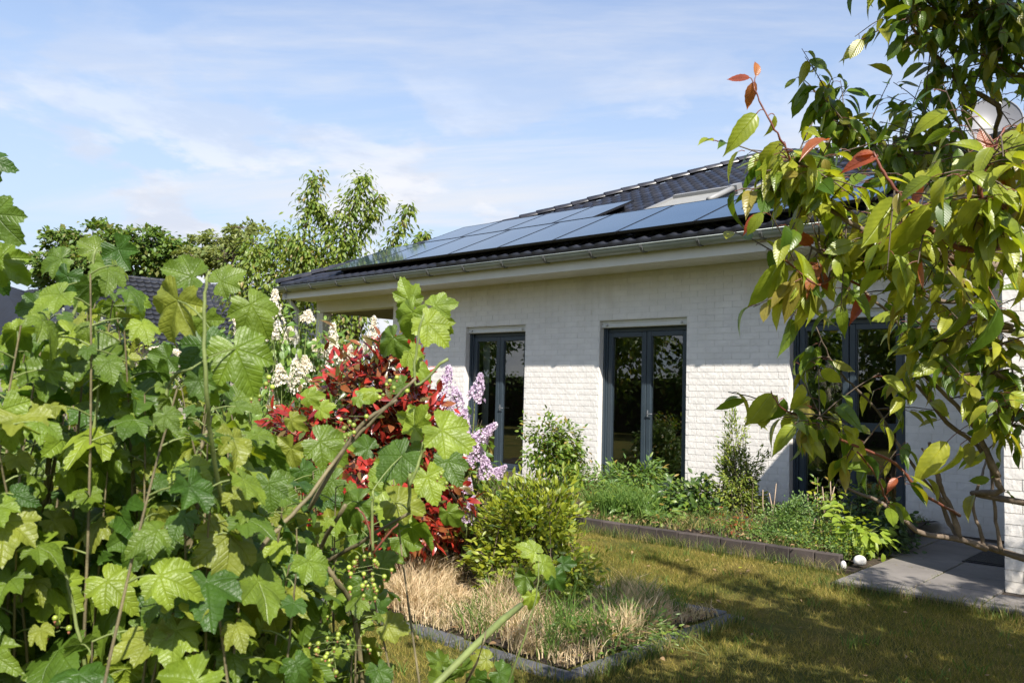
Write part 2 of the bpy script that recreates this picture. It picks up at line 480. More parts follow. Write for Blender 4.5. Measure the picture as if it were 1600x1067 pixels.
def lawn_mat():
    m, nt, b, out = newmat('mossy_lawn'); p = worldpos(nt)
    c = ramp(nt, noise(nt, p, 1.6, 9, .68, .4), [(.28, (.055, .075, .014)), (.48, (.12, .115, .022)), (.60, (.19, .15, .035)), (.76, (.10, .10, .02))])
    fine = ramp(nt, noise(nt, p, 70, 5, .7), [(.3, (.45, .45, .45)), (.7, (1.2, 1.2, 1.2))])
    c = mixrgb(nt, 1.0, c, fine, 'MULTIPLY')
    nt.links.new(c, b.inputs['Base Color']); b.inputs['Roughness'].default_value = .95
    b.inputs['Specular IOR Level'].default_value = .2
    bump(nt, b, noise(nt, p, 60, 6, .7), 1.0, .02); return m
MAT['lawn'] = lawn_mat()
def blade_mat(name, stops, transl=.3, patch=1.3):
    m, nt, b, out = newmat(name); p = worldpos(nt)
    g = nt.nodes.new('ShaderNodeNewGeometry')
    f = mth(nt, 'ADD', mth(nt, 'MULTIPLY', noise(nt, p, patch, 5, .6), .8), mth(nt, 'MULTIPLY', g.outputs['Random Per Island'], .38))
    f = mth(nt, 'SUBTRACT', f, .1)
    c = ramp(nt, f, stops)
    nt.links.new(c, b.inputs['Base Color']); b.inputs['Roughness'].default_value = .6
    b.inputs['Specular IOR Level'].default_value = .25
    tr = nt.nodes.new('ShaderNodeBsdfTranslucent'); nt.links.new(mixrgb(nt, 1.0, c, (1.4, 1.4, .8), 'MULTIPLY'), tr.inputs[0])
    mx = nt.nodes.new('ShaderNodeMixShader'); mx.inputs[0].default_value = transl
    nt.links.new(b.outputs[0], mx.inputs[1]); nt.links.new(tr.outputs[0], mx.inputs[2]); nt.links.new(mx.outputs[0], out.inputs[0])
    return m
MAT['blade'] = blade_mat('lawn_blades', [(.2, (.055, .10, .014)), (.38, (.14, .155, .022)), (.50, (.26, .215, .042)), (.64, (.36, .29, .08)), (.85, (.38, .27, .12))])
MAT['straw'] = blade_mat('straw_blades', [(.2, (.14, .15, .05)), (.34, (.40, .31, .16)), (.52, (.70, .57, .38)), (.75, (.50, .34, .19)), (.95, (.22, .12, .06))], .25, 4)
MAT['greenblade'] = blade_mat('long_green_blades', [(.2, (.05, .12, .02)), (.6, (.13, .22, .04)), (.85, (.25, .28, .07))], .35)
MAT['mixblade'] = blade_mat('bed_edge_blades', [(.2, (.04, .10, .02)), (.45, (.10, .15, .03)), (.65, (.30, .25, .09)), (.85, (.42, .32, .18))], .3, 3)

def glass_mat():
    m, nt, b, out = newmat('window_glass'); nt.nodes.remove(b)
    g = nt.nodes.new('ShaderNodeBsdfGlossy'); g.inputs['Roughness'].default_value = .012; g.inputs[0].default_value = (.9, .93, .92, 1)
    t = nt.nodes.new('ShaderNodeBsdfTransparent'); t.inputs[0].default_value = (.62, .66, .64, 1)
    fr = nt.nodes.new('ShaderNodeFresnel'); fr.inputs[0].default_value = 1.52
    f = mth(nt, 'MULTIPLY_ADD', fr.outputs[0], 1.5, .09, clamp=True)
    mx = nt.nodes.new('ShaderNodeMixShader'); nt.links.new(f, mx.inputs[0])
    nt.links.new(t.outputs[0], mx.inputs[1]); nt.links.new(g.outputs[0], mx.inputs[2]); nt.links.new(mx.outputs[0], out.inputs[0])
    return m
MAT['glass'] = glass_mat()
def panel_glass():
    m, nt, b, out = newmat('solar_cell_glass'); p = worldpos(nt)
    c = ramp(nt, noise(nt, p, 1.2, 3), [(.3, (.020, .040, .058)), (.7, (.030, .054, .076))])
    nt.links.new(c, b.inputs['Base Color']); b.inputs['Roughness'].default_value = .07
    b.inputs['Specular IOR Level'].default_value = .6; b.inputs['Coat Weight'].default_value = .12; b.inputs['Coat Roughness'].default_value = .02
    bump(nt, b, noise(nt, p, 350, 2), .015, .001)
    return m
MAT['panel'] = panel_glass()

# leaves
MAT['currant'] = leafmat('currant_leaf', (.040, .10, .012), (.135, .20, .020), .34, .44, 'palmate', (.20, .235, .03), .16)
MAT['currantlit'] = leafmat('currant_leaf_lit', (.135, .215, .02), (.225, .30, .03), .36, .42, 'palmate')  # lighter copy of the currant leaf, sunlit look put into its colour
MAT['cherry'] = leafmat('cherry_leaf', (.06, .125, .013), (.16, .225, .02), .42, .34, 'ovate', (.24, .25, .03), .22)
MAT['cherrypale'] = leafmat('pale_cherry_leaf', (.21, .28, .026), (.34, .36, .04), .42, .36, 'ovate', (.28, .24, .05), .08)  # sunlit middle of the crown put into a lighter, yellower leaf colour
MAT['cherryred'] = leafmat('red_cherry_leaf', (.26, .055, .03), (.36, .14, .045), .4, .36, 'ovate', tyel=1.3)
MAT['photinia'] = leafmat('photinia_leaf', (.21, .018, .015), (.42, .042, .026), .2, .24, 'none', (.24, .085, .03), .3, spec=.65)
MAT['photgreen'] = leafmat('old_photinia_leaf', (.07, .10, .025), (.16, .10, .035), .2, .25, 'none')
MAT['lilacleaf'] = leafmat('lilac_leaf', (.10, .20, .035), (.20, .30, .055), .35, .35, 'ovate')
MAT['azalea'] = leafmat('azalea_leaf', (.16, .225, .02), (.34, .375, .035), .38, .42, 'none', (.09, .15, .02), .2)
MAT['rose'] = leafmat('rose_leaf', (.07, .15, .02), (.20, .28, .04), .35, .4, 'none', (.30, .22, .05), .08)
MAT['yew'] = leafmat('yew_leaf', (.13, .20, .025), (.30, .34, .05), .3, .45, 'none', (.07, .12, .02), .25)
MAT['dark'] = leafmat('dark_shrub_leaf', (.028, .065, .014), (.075, .13, .025), .25, .38, 'none')
MAT['herb'] = leafmat('herb_leaf', (.07, .15, .035), (.16, .25, .05), .35, .5, 'none')
MAT['fresh'] = leafmat('hydrangea_leaf', (.20, .30, .03), (.30, .38, .045), .4, .45, 'ovate')
MAT['oak'] = leafmat('oak_leaf', (.06, .125, .02), (.16, .24, .035), .3, .5, 'none', (.16, .17, .04), .15)
MAT['palegreen'] = leafmat('sparse_tree_leaf', (.12, .17, .045), (.26, .29, .09), .35, .5, 'none')
MAT['fruittree'] = leafmat('fruit_tree_leaf', (.10, .18, .025), (.24, .29, .045), .4, .42, 'none', (.30, .24, .08), .05)
MAT['silver'] = leafmat('silver_leaf', (.20, .24, .16), (.36, .38, .28), .25, .6, 'none')
def flowermat(name, a, b2, tr=.3):
    m, nt, b, out = newmat(name); r = objrand(nt)
    c = mixrgb(nt, r, a, b2); nt.links.new(c, b.inputs['Base Color']); b.inputs['Roughness'].default_value = .7
    t = nt.nodes.new('ShaderNodeBsdfTranslucent'); nt.links.new(c, t.inputs[0])
    mx = nt.nodes.new('ShaderNodeMixShader'); mx.inputs[0].default_value = tr
    nt.links.new(b.outputs[0], mx.inputs[1]); nt.links.new(t.outputs[0], mx.inputs[2]); nt.links.new(mx.outputs[0], out.inputs[0]); return m
MAT['lilac'] = flowermat('lilac_petal', (.58, .44, .61), (.86, .76, .84))
MAT['whitefl'] = flowermat('white_petal', (.86, .78, .62), (.92, .90, .82))
MAT['berry'] = plain('green_berry', (.26, .32, .05), .3, .3, 30, 0, rnd=.3)
MAT['berryred'] = plain('reddish_berry_tip', (.30, .12, .07), .5, .3, 30, 0, rnd=.3)

# ------------------------------------------------------------------ leaf prototypes (base at origin, tip along +Y, face +Z)
def ovate(width=.45, segs=6, fold=.22, droop=.25, belly=.45, tip=1.0, twist=0.0, serr=0.0):
    V = []; uv = []
    def z(y, x): return abs(x)*fold - droop*y*y + twist*x*y
    for i in range(segs+1):
        t = i/segs
        w = width*.5*abs(math.sin(math.pi*t**.78))**.85*(1 if t < .8 else max(0, (1-t)/.2)**(.55*tip))
        if i in (0, segs): w = 0
        w *= 1 + (serr if i % 2 else -serr)
        V.append((0, t, z(t, 0))); uv.append((.5, t))
        if 0 < i < segs:
            V.append((-w, t, z(t, w))); uv.append((.5-w, t))
            V.append((w, t, z(t, w))); uv.append((.5+w, t))
    T = []
    def ix(i, s):                                   # s 0 mid, 1 left, 2 right
        if i == 0: return 0
        if i == segs: return 1+3*(segs-1)
        return 1+3*(i-1)+s
    for i in range(segs):
        for s in (1, 2):
            a, b_, c, d = ix(i, 0), ix(i, s), ix(i+1, s), ix(i+1, 0)
            for tri in ((a, b_, c), (a, c, d)):
                if len(set(tri)) == 3: T.append(tri if s == 2 else tri[::-1])
    return np.array(V, float), np.array(T), np.array(uv, float)

def palmate(seed, droop=.25, crease=.22):
    r_ = random.Random(seed)
    N = 64
    lobes = [(0, 1.06, 31), (50+r_.uniform(-4, 4), .86, 31), (-50+r_.uniform(-4, 4), .86, 31), (98, .70, 34), (-98, .70, 34), (138, .60, 32), (-138, .60, 32)]
    veins = [0, 48, -48, 100, -100]
    def R(a):
        v = .22
        for c, L, w in lobes:
            d = abs((a-c+180) % 360-180)
            v = max(v, L*(1-.34*(d/w)**1.35) if d < w*1.6 else 0)
        d = abs((a+360) % 360 - 180)               # notch where the stalk joins
        if d < 26: v *= (.18 + .82*(d/26)**1.3)
        return v
    def Z(r, a):
        dv = min(abs((a-c+180) % 360-180) for c in veins)
        return crease*r*min(dv, 26)/26 - droop*r*r*(1+.35*math.cos(math.radians(a)*2+seed)) + .02*math.sin(seed+a*.13)*r
    V = [(0, 0, 0)]; uv = [(.5, .5)]
    n1 = 20
    for k in range(n1):
        a = -180+360*(k+.5)/n1; r = R(a)*.5
        V.append((r*math.sin(math.radians(a)), r*math.cos(math.radians(a)), Z(r, a)))
    for k in range(N):
        a = -180+360*(k+.5)/N; r = R(a)*(1.032 if k % 2 else .965)*r_.uniform(.985, 1.015)
        V.append((r*math.sin(math.radians(a)), r*math.cos(math.radians(a)), Z(r, a)))
    T = [(0, 1+(k+1) % n1, 1+k) for k in range(n1)]
    i = j = 0
    while i < n1 or j < N:                          # stitch the two rings
        ai, aj = (i+.5)/n1, (j+.5)/N
        I, J = 1+i % n1, 1+n1+j % N
        if (ai <= aj and i < n1) or j >= N:
            T.append((I, 1+(i+1) % n1, J)); i += 1
        else:
            T.append((I, 1+n1+(j+1) % N, J)); j += 1
    V = np.array(V); V[:, :2] *= .62               # about one unit wide
    V[:, 2] *= .62
    uv = V[:, :2]/.62*.5+.5
    return V, np.array(T), uv
P_CUR = [palmate(s, d, c) for s, d, c in ((7, .75, .34), (8, .05, .42), (1, .20, .26), (2, .40, .22), (3, .12, .34), (4, .60, .20), (5, .30, .28), (6, .45, .30))]
P_CHE = [ovate(.46, 12, .30, .30, .45, 1.5, .1, .035), ovate(.42, 12, .42, .50, .45, 1.5, .2, .035), ovate(.50, 12, .18, .12, .45, 1.5, -.25, .035), ovate(.44, 12, .5, .75, .45, 1.5, 0, .035), ovate(.38, 12, .6, .35, .45, 1.5, .35, .035)]
P_OVA = [ovate(.55, 5, .2, .25), ovate(.5, 5, .3, .45), ovate(.6, 5, .12, .1)]
P_LAN = [ovate(.32, 4, .25, .12), ovate(.36, 4, .15, .25)]
P_SM = [ovate(.5, 3, .2, .15), ovate(.42, 3, .3, .3)]
P_DIA = [(np.array([(0, 0, 0), (.32, .5, .05), (0, 1, -.1), (-.32, .5, .05)], float), np.array([(0, 1, 2), (0, 2, 3)]), np.array([(.5, 0), (.8, .5), (.5, 1), (.2, .5)], float))]

UP = np.array([0, 0, 1.0])
CAMP = np.array([0, 0, CAM_H])
def rand_unit(n):
    v = rng.normal(size=(n, 3)); return v/np.linalg.norm(v, axis=1, keepdims=True)
def hang(P, outward, s, droop=.6, facesun=.6, noise_=.5, cam=0.0):
    """orientation of leaves at P: blades point outward and down, faces look to the light"""
    n = len(P); P = np.asarray(P)
    D = np.asarray(outward)*.8 + np.array([0, 0, -droop]) + rand_unit(n)*noise_*.8
    tocam = CAMP - P; tocam /= np.linalg.norm(tocam, axis=1, keepdims=True)
    N = SUN*facesun + UP*.45 + np.asarray(outward)*.5 + rand_unit(n)*noise_ + tocam*cam
    return frames(P, D, N, s)

def curve(p0, p1, p2, n=6):
    t = np.linspace(0, 1, n)[:, None]
    return (1-t)**2*np.asarray(p0) + 2*t*(1-t)*np.asarray(p1) + t*t*np.asarray(p2)

def ell_sample(c, r, n, surf=.35):
    u = rand_unit(n); rr = (surf+(1-surf)*rng.random(n))**(1/2.2)
    return np.asarray(c)+u*np.asarray(r)*rr[:, None]

def shrub(name, label, cat, root, blobs, nst, nleaf, protos, size, mats, stemmat='twig', stemr=.006, group=None,
          tfrom=.45, droop=.3, nz=.6, matw=None, limit=300, spread=.05, roots=.12, leafname='leaf', bend=.25, minpx=4., cam=0.0, lean=None):
    t = empty(name, root, label, cat, group)
    mb = MB(); P = []; O = []
    wsum = sum(b[2] for b in blobs)
    ctr = np.mean([b[0] for b in blobs], axis=0)
    for c, r, w in blobs:
        k = max(1, int(nst*w/wsum))
        tg = ell_sample(c, r, k)
        for q in tg:
            a = np.asarray(root)+np.array([rng.normal()*roots, rng.normal()*roots, 0])
            mid = a*(1-bend)+q*bend + UP*(q[2]-a[2])*.35 + rng.normal(size=3)*.03
            cv = curve(a, mid, q, 7)
            mb.tube(cv, list(np.linspace(stemr, stemr*.3, 7)), 4, False)
            m = max(1, int(nleaf*w/wsum/k))
            ts = tfrom+(1-tfrom)*rng.random(m)**.7
            ii = np.minimum((ts*6).astype(int), 5); f = ts*6-ii
            pt = cv[ii]*(1-f[:, None])+cv[ii+1]*f[:, None] + rng.normal(size=(m, 3))*spread
            P.append(pt)
            o = pt-np.asarray(c)*.6-np.asarray(ctr)*.4; o /= np.linalg.norm(o, axis=1, keepdims=True)+1e-6
            O.append(o)
    P = np.concatenate(P); O = np.concatenate(O)
    mb.build('stem', MAT[stemmat], t)
    S = size*rng.uniform(.65, 1.2, len(P))
    M = hang(P, O, S, droop, .55, nz, cam)
    ms = None if matw is None else rng.choice(len(mats), len(P), p=matw)
    pieces(t, leafname, protos, M, [MAT[m] for m in mats], 'foliage', limit, matsel=ms, minpx=minpx)
    return t

# ------------------------------------------------------------------ ground
LZ = -0.05
g = MB()
xs = np.linspace(-9, 4, 40); ys = np.linspace(0, 9, 30)
g.add([(-500, -400, LZ), (500, -400, LZ), (500, 700, LZ), (-500, 700, LZ)], [(0, 1, 2, 3)])
tag(g.build('lawn', MAT['lawn']), kind='structure')

WY = 9.868           # front face of the long wall
SOF = 3.11
# terrace
ter = MB().box(-2.53, 3.4, 6.47, WY-.01, LZ-.1, -.022).box(-3.05, -2.531, 8.0, WY-.01, LZ-.1, -.022).build('terrace', MAT['soil'], at=(-2, 7, 0)); tag(ter, kind='structure')
def slab_proto(k):
    r_ = random.Random(k)
    m = MB().box(-.246, .246, -.246, .246, -.05, 0, .005)
    return m
sl_me = [slab_proto(k).mesh('paving_slab', MAT['slab']) for k in range(2)]
ny = 0
for j in range(7):
    for i in range(-1, 10):
        cx_, cy_ = -2.25+.5*i, 6.72+.5*j
        if cx_ < -2.5 and cy_ < 8.0: continue
        if cx_ > -1.5 and cy_ > 7.0: continue
        if cy_ > WY-.2: continue
        o = bpy.data.objects.new('paving_slab', sl_me[(i+j) % 2]); COL.objects.link(o); o.parent = ter
        o.location = (cx_+2, cy_-7, random.uniform(-.002, .003)); o.rotation_euler = (random.uniform(-.003, .003), random.uniform(-.003, .003), 0)
# drain grate let into the terrace
gr = empty('drain_grate', (-1.78, 8.45, 0.006), 'dark metal floor grate let into the terrace beside the white wing wall', 'grate')
MB().box(-2.02, -1.54, 8.1, 8.8, .004, .012, .002).build('grate_frame', MAT['iron'], gr)
mb = MB()
for k in range(16): mb.box(-2.0, -1.56, 8.13+.042*k, 8.15+.042*k, .013, .02)
mb.build('grate_bar', MAT['iron'], gr)

# raised bed: soil and block wall
bm_ = MB(); grid = []
for i in range(40):
    X = -11.6 + i*(11.6-2.66)/39
    row = []
    for j in range(12):
        Y = 7.12+(WY-.02-7.12)*j/11
        row.append((X, Y, .04+.05*math.sin(X*3+Y)+.03*math.sin(X*7.7-Y*5)+ .03*j/11 if j else .05))
    grid.append(row)
tag(bm_.sheet(grid).build('bed_soil', MAT['soil']), kind='structure')
MB().box(-2.66, -2.54, 7.0, 7.99, LZ-.05, -.015).build('bed_soil_foot', MAT['soil'], bpy.data.objects['bed_soil'])
bw = empty('raised_bed_wall', (-4, 7.09, LZ), 'low wall of dark brown concrete blocks holding the raised bed', 'garden wall')
blm = [MB().box(-.1065, .1065, -.045, .045, -.075, .075, r).mesh('block', MAT['block']) for r in (.004, .008)]
n = 12
for k in range(n):
    X = -5.31+.218*(k+.5)
    for z in (-.055, ):
        o = bpy.data.objects.new('block', blm[k % 2]); COL.objects.link(o); o.parent = bw
        o.location = (X+4, (7.05+.06*(k/n))-7.09+.045, z+.06-LZ+.0); o.rotation_euler = (random.uniform(-.01, .01), random.uniform(-.02, .02), random.uniform(-.02, .02)-.0)
for k in range(10):
    X = -5.42-.2*k; Y = 7.12+.09*k
    o = bpy.data.objects.new('block', blm[k % 2]); COL.objects.link(o); o.parent = bw
    o.location = (X+4, Y-7.09+.045, .058-LZ-.055+.0); o.rotation_euler = (0, 0, -.42)
for k in range(11):                                   # lower course
    o = bpy.data.objects.new('block', blm[0]); COL.objects.link(o); o.parent = bw
    o.location = (-5.2+.24*k+4, .03, -.02-LZ-.05); o.scale = (1.08, 1.25, .5)

# middle bed: slate edging and soil
X0, X1, Y0, Y1 = -6.2, -2.60, 3.36, 5.02
mbed = MB(); grid = []
for i in range(30):
    row = []
    for j in range(14):
        X = X0+.1+(X1-X0-.2)*i/29; Y = Y0+.1+(Y1-Y0-.2)*j/13
        row.append((X, Y, LZ+.012+.035*abs(math.sin(math.pi*i/29)*math.sin(math.pi*j/13))**.5+.01*math.sin(9*X+7*Y)))
    grid.append(row)
tag(mbed.sheet(grid).build('flower_bed_soil', MAT['soil']), kind='structure')
ed = empty('bed_edging', (X1, Y0, LZ), 'flat slate grey edging stones framing the square bed in the lawn', 'edging')
em = [MB().box(-.172, .172, -.065, .065, -.045, .02, .006).mesh('edging_stone', MAT['edging']) for _ in range(1)]
def edge_run(p, q, n):
    p = np.array(p); q = np.array(q); L = np.linalg.norm(q-p)/n; a = math.atan2(q[1]-p[1], q[0]-p[0])
    for k in range(n):
        c = p+(q-p)*(k+.5)/n
        o = bpy.data.objects.new('edging_stone', em[0]); COL.objects.link(o); o.parent = ed
        o.location = (c[0]-X1+random.uniform(-.006, .006), c[1]-Y0+random.uniform(-.008, .008), random.uniform(-.006, .004))
        o.rotation_euler = (random.uniform(-.02, .02), random.uniform(-.02, .02), a+random.uniform(-.015, .015)); o.scale = (L/.344*.985, 1, 1)
edge_run((X0, Y0), (X1, Y0), 9)
edge_run((X1-.0, Y0+.07), (X1-.0, Y1+.07), 4)
edge_run((X1-.07, Y1+.02), (X0, Y1+.02), 9)

# ------------------------------------------------------------------ house
house = empty('house', (-7, WY, 0), 'white painted brick bungalow with dark tiled hipped roof and anthracite french windows', 'house')
OPEN = [(-9.984, -8.66, .10, 2.44), (-7.225, -5.788, .08, 2.44), (-4.355, -3.02, .0, 2.44)]
XL, XR = -11.89, -1.5
def wall_slab(name, x0, x1, openings, y0, y1, z0, z1, parent):
    mb = MB(); cur = x0
    for (a, b_, c, d) in openings:
        mb.box(cur, a, y0, y1, z0, z1)
        if c > z0: mb.box(a, b_, y0, y1, z0, c)
        mb.box(a, b_, y0, y1, d, z1)
        cur = b_
    mb.box(cur, x1, y0, y1, z0, z1)
    return mb.build(name, MAT['joint'], parent)
wall = wall_slab('wall', XL, XR, OPEN, WY+.007, WY+.30, LZ, SOF+.2, house)
# bricks
def brick_proto(seed):
    r_ = random.Random(seed); nx, nz = 8, 2
    V = []; T = []
    for k in range(nz+1):
        for i in range(nx+1):
            x = -.5+i/nx; z = -.5+k/nz
            e = (i in (0, nx)) or (k in (0, nz))
            y = -1.0+(r_.uniform(-.05, .22) if e else r_.uniform(-.3, .3))
            if e:
                x += r_.uniform(0, .012)*(-1 if x > 0 else 1) if i in (0, nx) else 0
                z += r_.uniform(0, .02)*(-1 if z > 0 else 1) if k in (0, nz) else 0
            V.append((x, y, z))
    for k in range(nz):
        for i in range(nx):
            a = k*(nx+1)+i; b_ = a+1; c = a+nx+2; d = a+nx+1
            T += [(a, b_, c), (a, c, d)] if r_.random() < .5 else [(a, b_, d), (b_, c, d)]
    per = [i for i in range(nx+1)] + [(k)*(nx+1)+nx for k in range(1, nz+1)] + [nz*(nx+1)+i for i in range(nx-1, -1, -1)] + [k*(nx+1) for k in range(nz-1, 0, -1)]
    b0 = len(V)
    for p in per: V.append((V[p][0], 0.0, V[p][2]))
    L = len(per)
    for k in range(L):
        p, q = per[k], per[(k+1) % L]; P_, Q_ = b0+k, b0+(k+1) % L
        T += [(p, P_, q), (q, P_, Q_)]
    return np.array(V, float), np.array(T), None
P_BR = [brick_proto(s) for s in range(8)]
CH = .0833
def brick_field(x0, x1, openings, z0, z1, place):
    """running bond; place(xc, zc, length) gives the 4x4"""
    out = []
    nrow = int((z1-z0)/CH)
    for k in range(nrow):
        zc = z0+(k+.5)*CH
        ivs = [(x0, x1)]
        for (a, b_, c, d) in openings:
            if c-CH*.4 < zc < d+CH*.2:
                nv = []
                for (p, q) in ivs:
                    if b_ <= p or a >= q: nv.append((p, q)); continue
                    if a > p: nv.append((p, a))
                    if b_ < q: nv.append((b_, q))
                ivs = nv
        for (p, q) in ivs:
            L = .25; st = math.floor(x0/L)*L + (L/2 if k % 2 else 0) - L
            x = st
            while x < q:
                a, b_ = max(x, p), min(x+L, q)
                if b_-a > .045: out.append(place((a+b_)/2, zc, b_-a-.006))
                x += L
    return out
def pl_front(Y):
    def f(xc, zc, L):
        m = np.eye(4); m[0, 0] = L; m[1, 1] = .006; m[2, 2] = CH-.0045
        m[:3, 3] = (xc, Y+.0078, zc); return m
    return f
Mb = brick_field(XL+.004, XR, OPEN, LZ, SOF+.0, pl_front(WY))
# reveals and heads: plain painted returns
rv = MB()
for (a, b_, c, d) in OPEN:
    rv.box(a-.012, a-.001, WY-.004, WY+.006, c, d)
pieces(house, 'brick', P_BR, Mb, [MAT['brick']], 'brickwork', 230, smooth=False)
# end of wall at the porch, inner returns are the slab itself
# wing at the right
WX, WYF = -1.5, 7.155
MB().box(WX+.008, 3.4, WYF+.008, WYF+.28, LZ, SOF).build('wing_wall', MAT['joint'], house)
MB().box(WX+.008, WX+.28, WYF+.28, WY+.3, LZ, SOF).build('wing_side_wall', MAT['joint'], house)
Mw = brick_field(WX+.004, 1.2, [], LZ+.03, SOF, pl_front(WYF))
def pl_side(yc, zc, L):
    m = np.zeros((4, 4)); m[3, 3] = 1                # brick front looks to -X
    m[1, 0] = -L; m[0, 1] = .006; m[2, 2] = CH-.0045; m[:3, 3] = (WX+.0085, yc, zc); return m
Ms = brick_field(WYF+.004, WY, [], LZ+.03, SOF, pl_side)
pieces(house, 'brick', P_BR, np.array(Mw), [MAT['brick']], 'wing_brickwork', 60, smooth=False)
pieces(house, 'brick', P_BR, np.array(Ms), [MAT['brick']], 'side_brickwork', 0, smooth=False)

# inside: rooms behind the glass
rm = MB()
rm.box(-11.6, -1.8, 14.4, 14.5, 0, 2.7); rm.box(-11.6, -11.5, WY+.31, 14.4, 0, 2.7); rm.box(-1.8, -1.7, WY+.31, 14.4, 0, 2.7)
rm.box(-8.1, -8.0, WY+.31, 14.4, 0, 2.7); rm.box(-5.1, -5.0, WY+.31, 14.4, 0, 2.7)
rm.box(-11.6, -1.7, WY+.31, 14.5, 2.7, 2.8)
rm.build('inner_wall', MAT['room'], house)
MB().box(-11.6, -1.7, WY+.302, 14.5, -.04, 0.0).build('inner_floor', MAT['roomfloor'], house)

def french_window(a, b_, z0, z1, kind):
    ctr = ((a+b_)/2, WY+.07, z0)
    w = MB()                                          # shutter guide strip at the head
    YF = WY+.185
    w.box(a+.003, b_-.003, WY+.055, WY+.16, z1-.10, z1-.003, .006)
    w.box(a+.003, b_-.003, WY+.045, WY+.17, z1-.035, z1-.002, .003)
    root = w.build('french_window', MAT['shutter'], house)
    root['label'] = kind
    kn = MB()
    for x in (a+.10, b_-.10):
        kn.tube([(x, WY+.055, z1-.065), (x, WY+.03, z1-.065)], .014, 10)
    kn.build('shutter_stop', MAT['grey'], root)
    zt = z1-.103; fw = .06
    f = MB()
    f.box(a+.002, a+fw, YF-.06, YF+.03, z0, zt, .004); f.box(b_-fw, b_-.002, YF-.06, YF+.03, z0, zt, .004)
    f.box(a+fw, b_-fw, YF-.03, YF+.03, zt-fw, zt, .004); f.box(a+fw, b_-fw, YF-.03, YF+.03, z0, z0+fw, .004)
    f.box(a+.003, a+.035, YF-.085, YF-.061, z0, zt, .003); f.box(b_-.035, b_-.003, YF-.085, YF-.061, z0, zt, .003)
    f.build('frame', MAT['frame'], root)
    mid = (a+b_)/2
    for (p, q) in ((a+fw+.003, mid-.004), (mid+.004, b_-fw-.003)):
        s = MB(); sw = .072; y0, y1 = YF-.045, YF+.02
        s.box(p, p+sw, y0, y1, z0+fw+.003, zt-fw-.003, .006); s.box(q-sw, q, y0, y1, z0+fw+.003, zt-fw-.003, .006)
        s.box(p+sw, q-sw, y0+.003, y1-.003, zt-fw-sw, zt-fw-.003, .004); s.box(p+sw, q-sw, y0+.003, y1-.003, z0+fw+.003, z0+fw+sw, .004)
        # glazing bead, a thin step round the pane
        s.box(p+sw, p+sw+.012, y0+.014, y1-.012, z0+fw+sw, zt-fw-sw); s.box(q-sw-.012, q-sw, y0+.014, y1-.012, z0+fw+sw, zt-fw-sw)
        if kind.startswith('right') and p > mid:
            s.box(p+sw, q-sw, y0+.004, y1-.004, 1.02, 1.12, .004)
        s.build('sash', MAT['frame'], root)
        pane = MB(); pane.add([(p+sw+.001, YF-.012, z0+fw+sw), (q-sw-.001, YF-.012, z0+fw+sw), (q-sw-.001, YF-.012, zt-fw-sw), (p+sw+.001, YF-.012, zt-fw-sw)], [(0, 1, 2, 3)])
        pane.build('pane', MAT['glass'], root)
    # thin bright spacer/edge seal line inside the glass and handle on the second leaf
    h = MB(); h.box(mid+.024, mid+.044, YF-.053, YF-.045, 1.07, 1.17, .002); h.tube([(mid+.034, YF-.05, 1.12), (mid+.034, YF-.08, 1.12), (mid+.13, YF-.08, 1.12)], .006, 8)
    h.build('handle', MAT['dullmetal'], root)
    sp = MB()
    for x in (a+fw+.003+.085, mid+.004+.085):
        sp.box(x-.0, x+.006, YF+.0, YF+.006, z0+.15, zt-.15)
    sp.build('spacer_bar', MAT['shutter'], root)
    MB().box(a+.004, b_-.004, WY-.02, YF-.06, z0-.025 if z0 > .03 else z0-.02, z0-.002 if z0 > .03 else z0+.012, .004).build('sill', MAT['zinc' if z0 > .03 else 'slab'], root)
    return root
w1 = french_window(*OPEN[0], 'left two-leaf anthracite french window behind the lilac')
w2 = french_window(*OPEN[1], 'middle two-leaf anthracite french window with open brick reveal')
w3 = french_window(*OPEN[2], 'right anthracite terrace door half in shade with a cross rail')
# curtain hanging inside the left window
cv = MB(); grid = []
for i in range(25):
    x = OPEN[0][0]+.09+.16*i/24
    grid.append([(x, WY+.34+.018*math.sin(i*1.3), z) for z in (.12, .8, 1.5, 2.3)])
cv.sheet(grid).build('curtain', MAT['curtain'], w1)

# porch at the left corner
PW = MB()
PW.box(-14.3, XL-.002, WY+.004, WY+.24, 2.885, SOF+.15, .004)
PW.build('porch_beam', MAT['white'], house)
MB().box(-14.3, -14.08, WY+.01, WY+.22, LZ, 2.88, .005).build('porch_post', MAT['white'], house)
pc = MB()
for k in range(18):
    x = -14.25+.131*k; pc.box(x, x+.125, WY+.245, 12.1, 2.90, 2.93, .003)
pc.build('porch_ceiling', MAT['wood'], house)
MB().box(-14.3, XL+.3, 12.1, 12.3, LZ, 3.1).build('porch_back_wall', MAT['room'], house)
MB().box(-14.0, -12.85, 12.06, 12.095, .05, 2.5, .004).build('porch_door', MAT['glass'], house)
pgl = MB().box(-14.05, -12.8, 12.085, 12.098, 0, 2.55).build('porch_door_back', MAT['black'], house)
MB().box(-13.02, -11.95, 10.6, 10.64, LZ, 1.98, .004).build('porch_screen', MAT['slate'], house)
dp = MB(); dp.tube([(-14.42, 9.5, LZ), (-14.42, 9.5, 2.9), (-14.42, 9.2, 3.2)], .045, 10)
dp.build('downpipe', MAT['grey'], house)

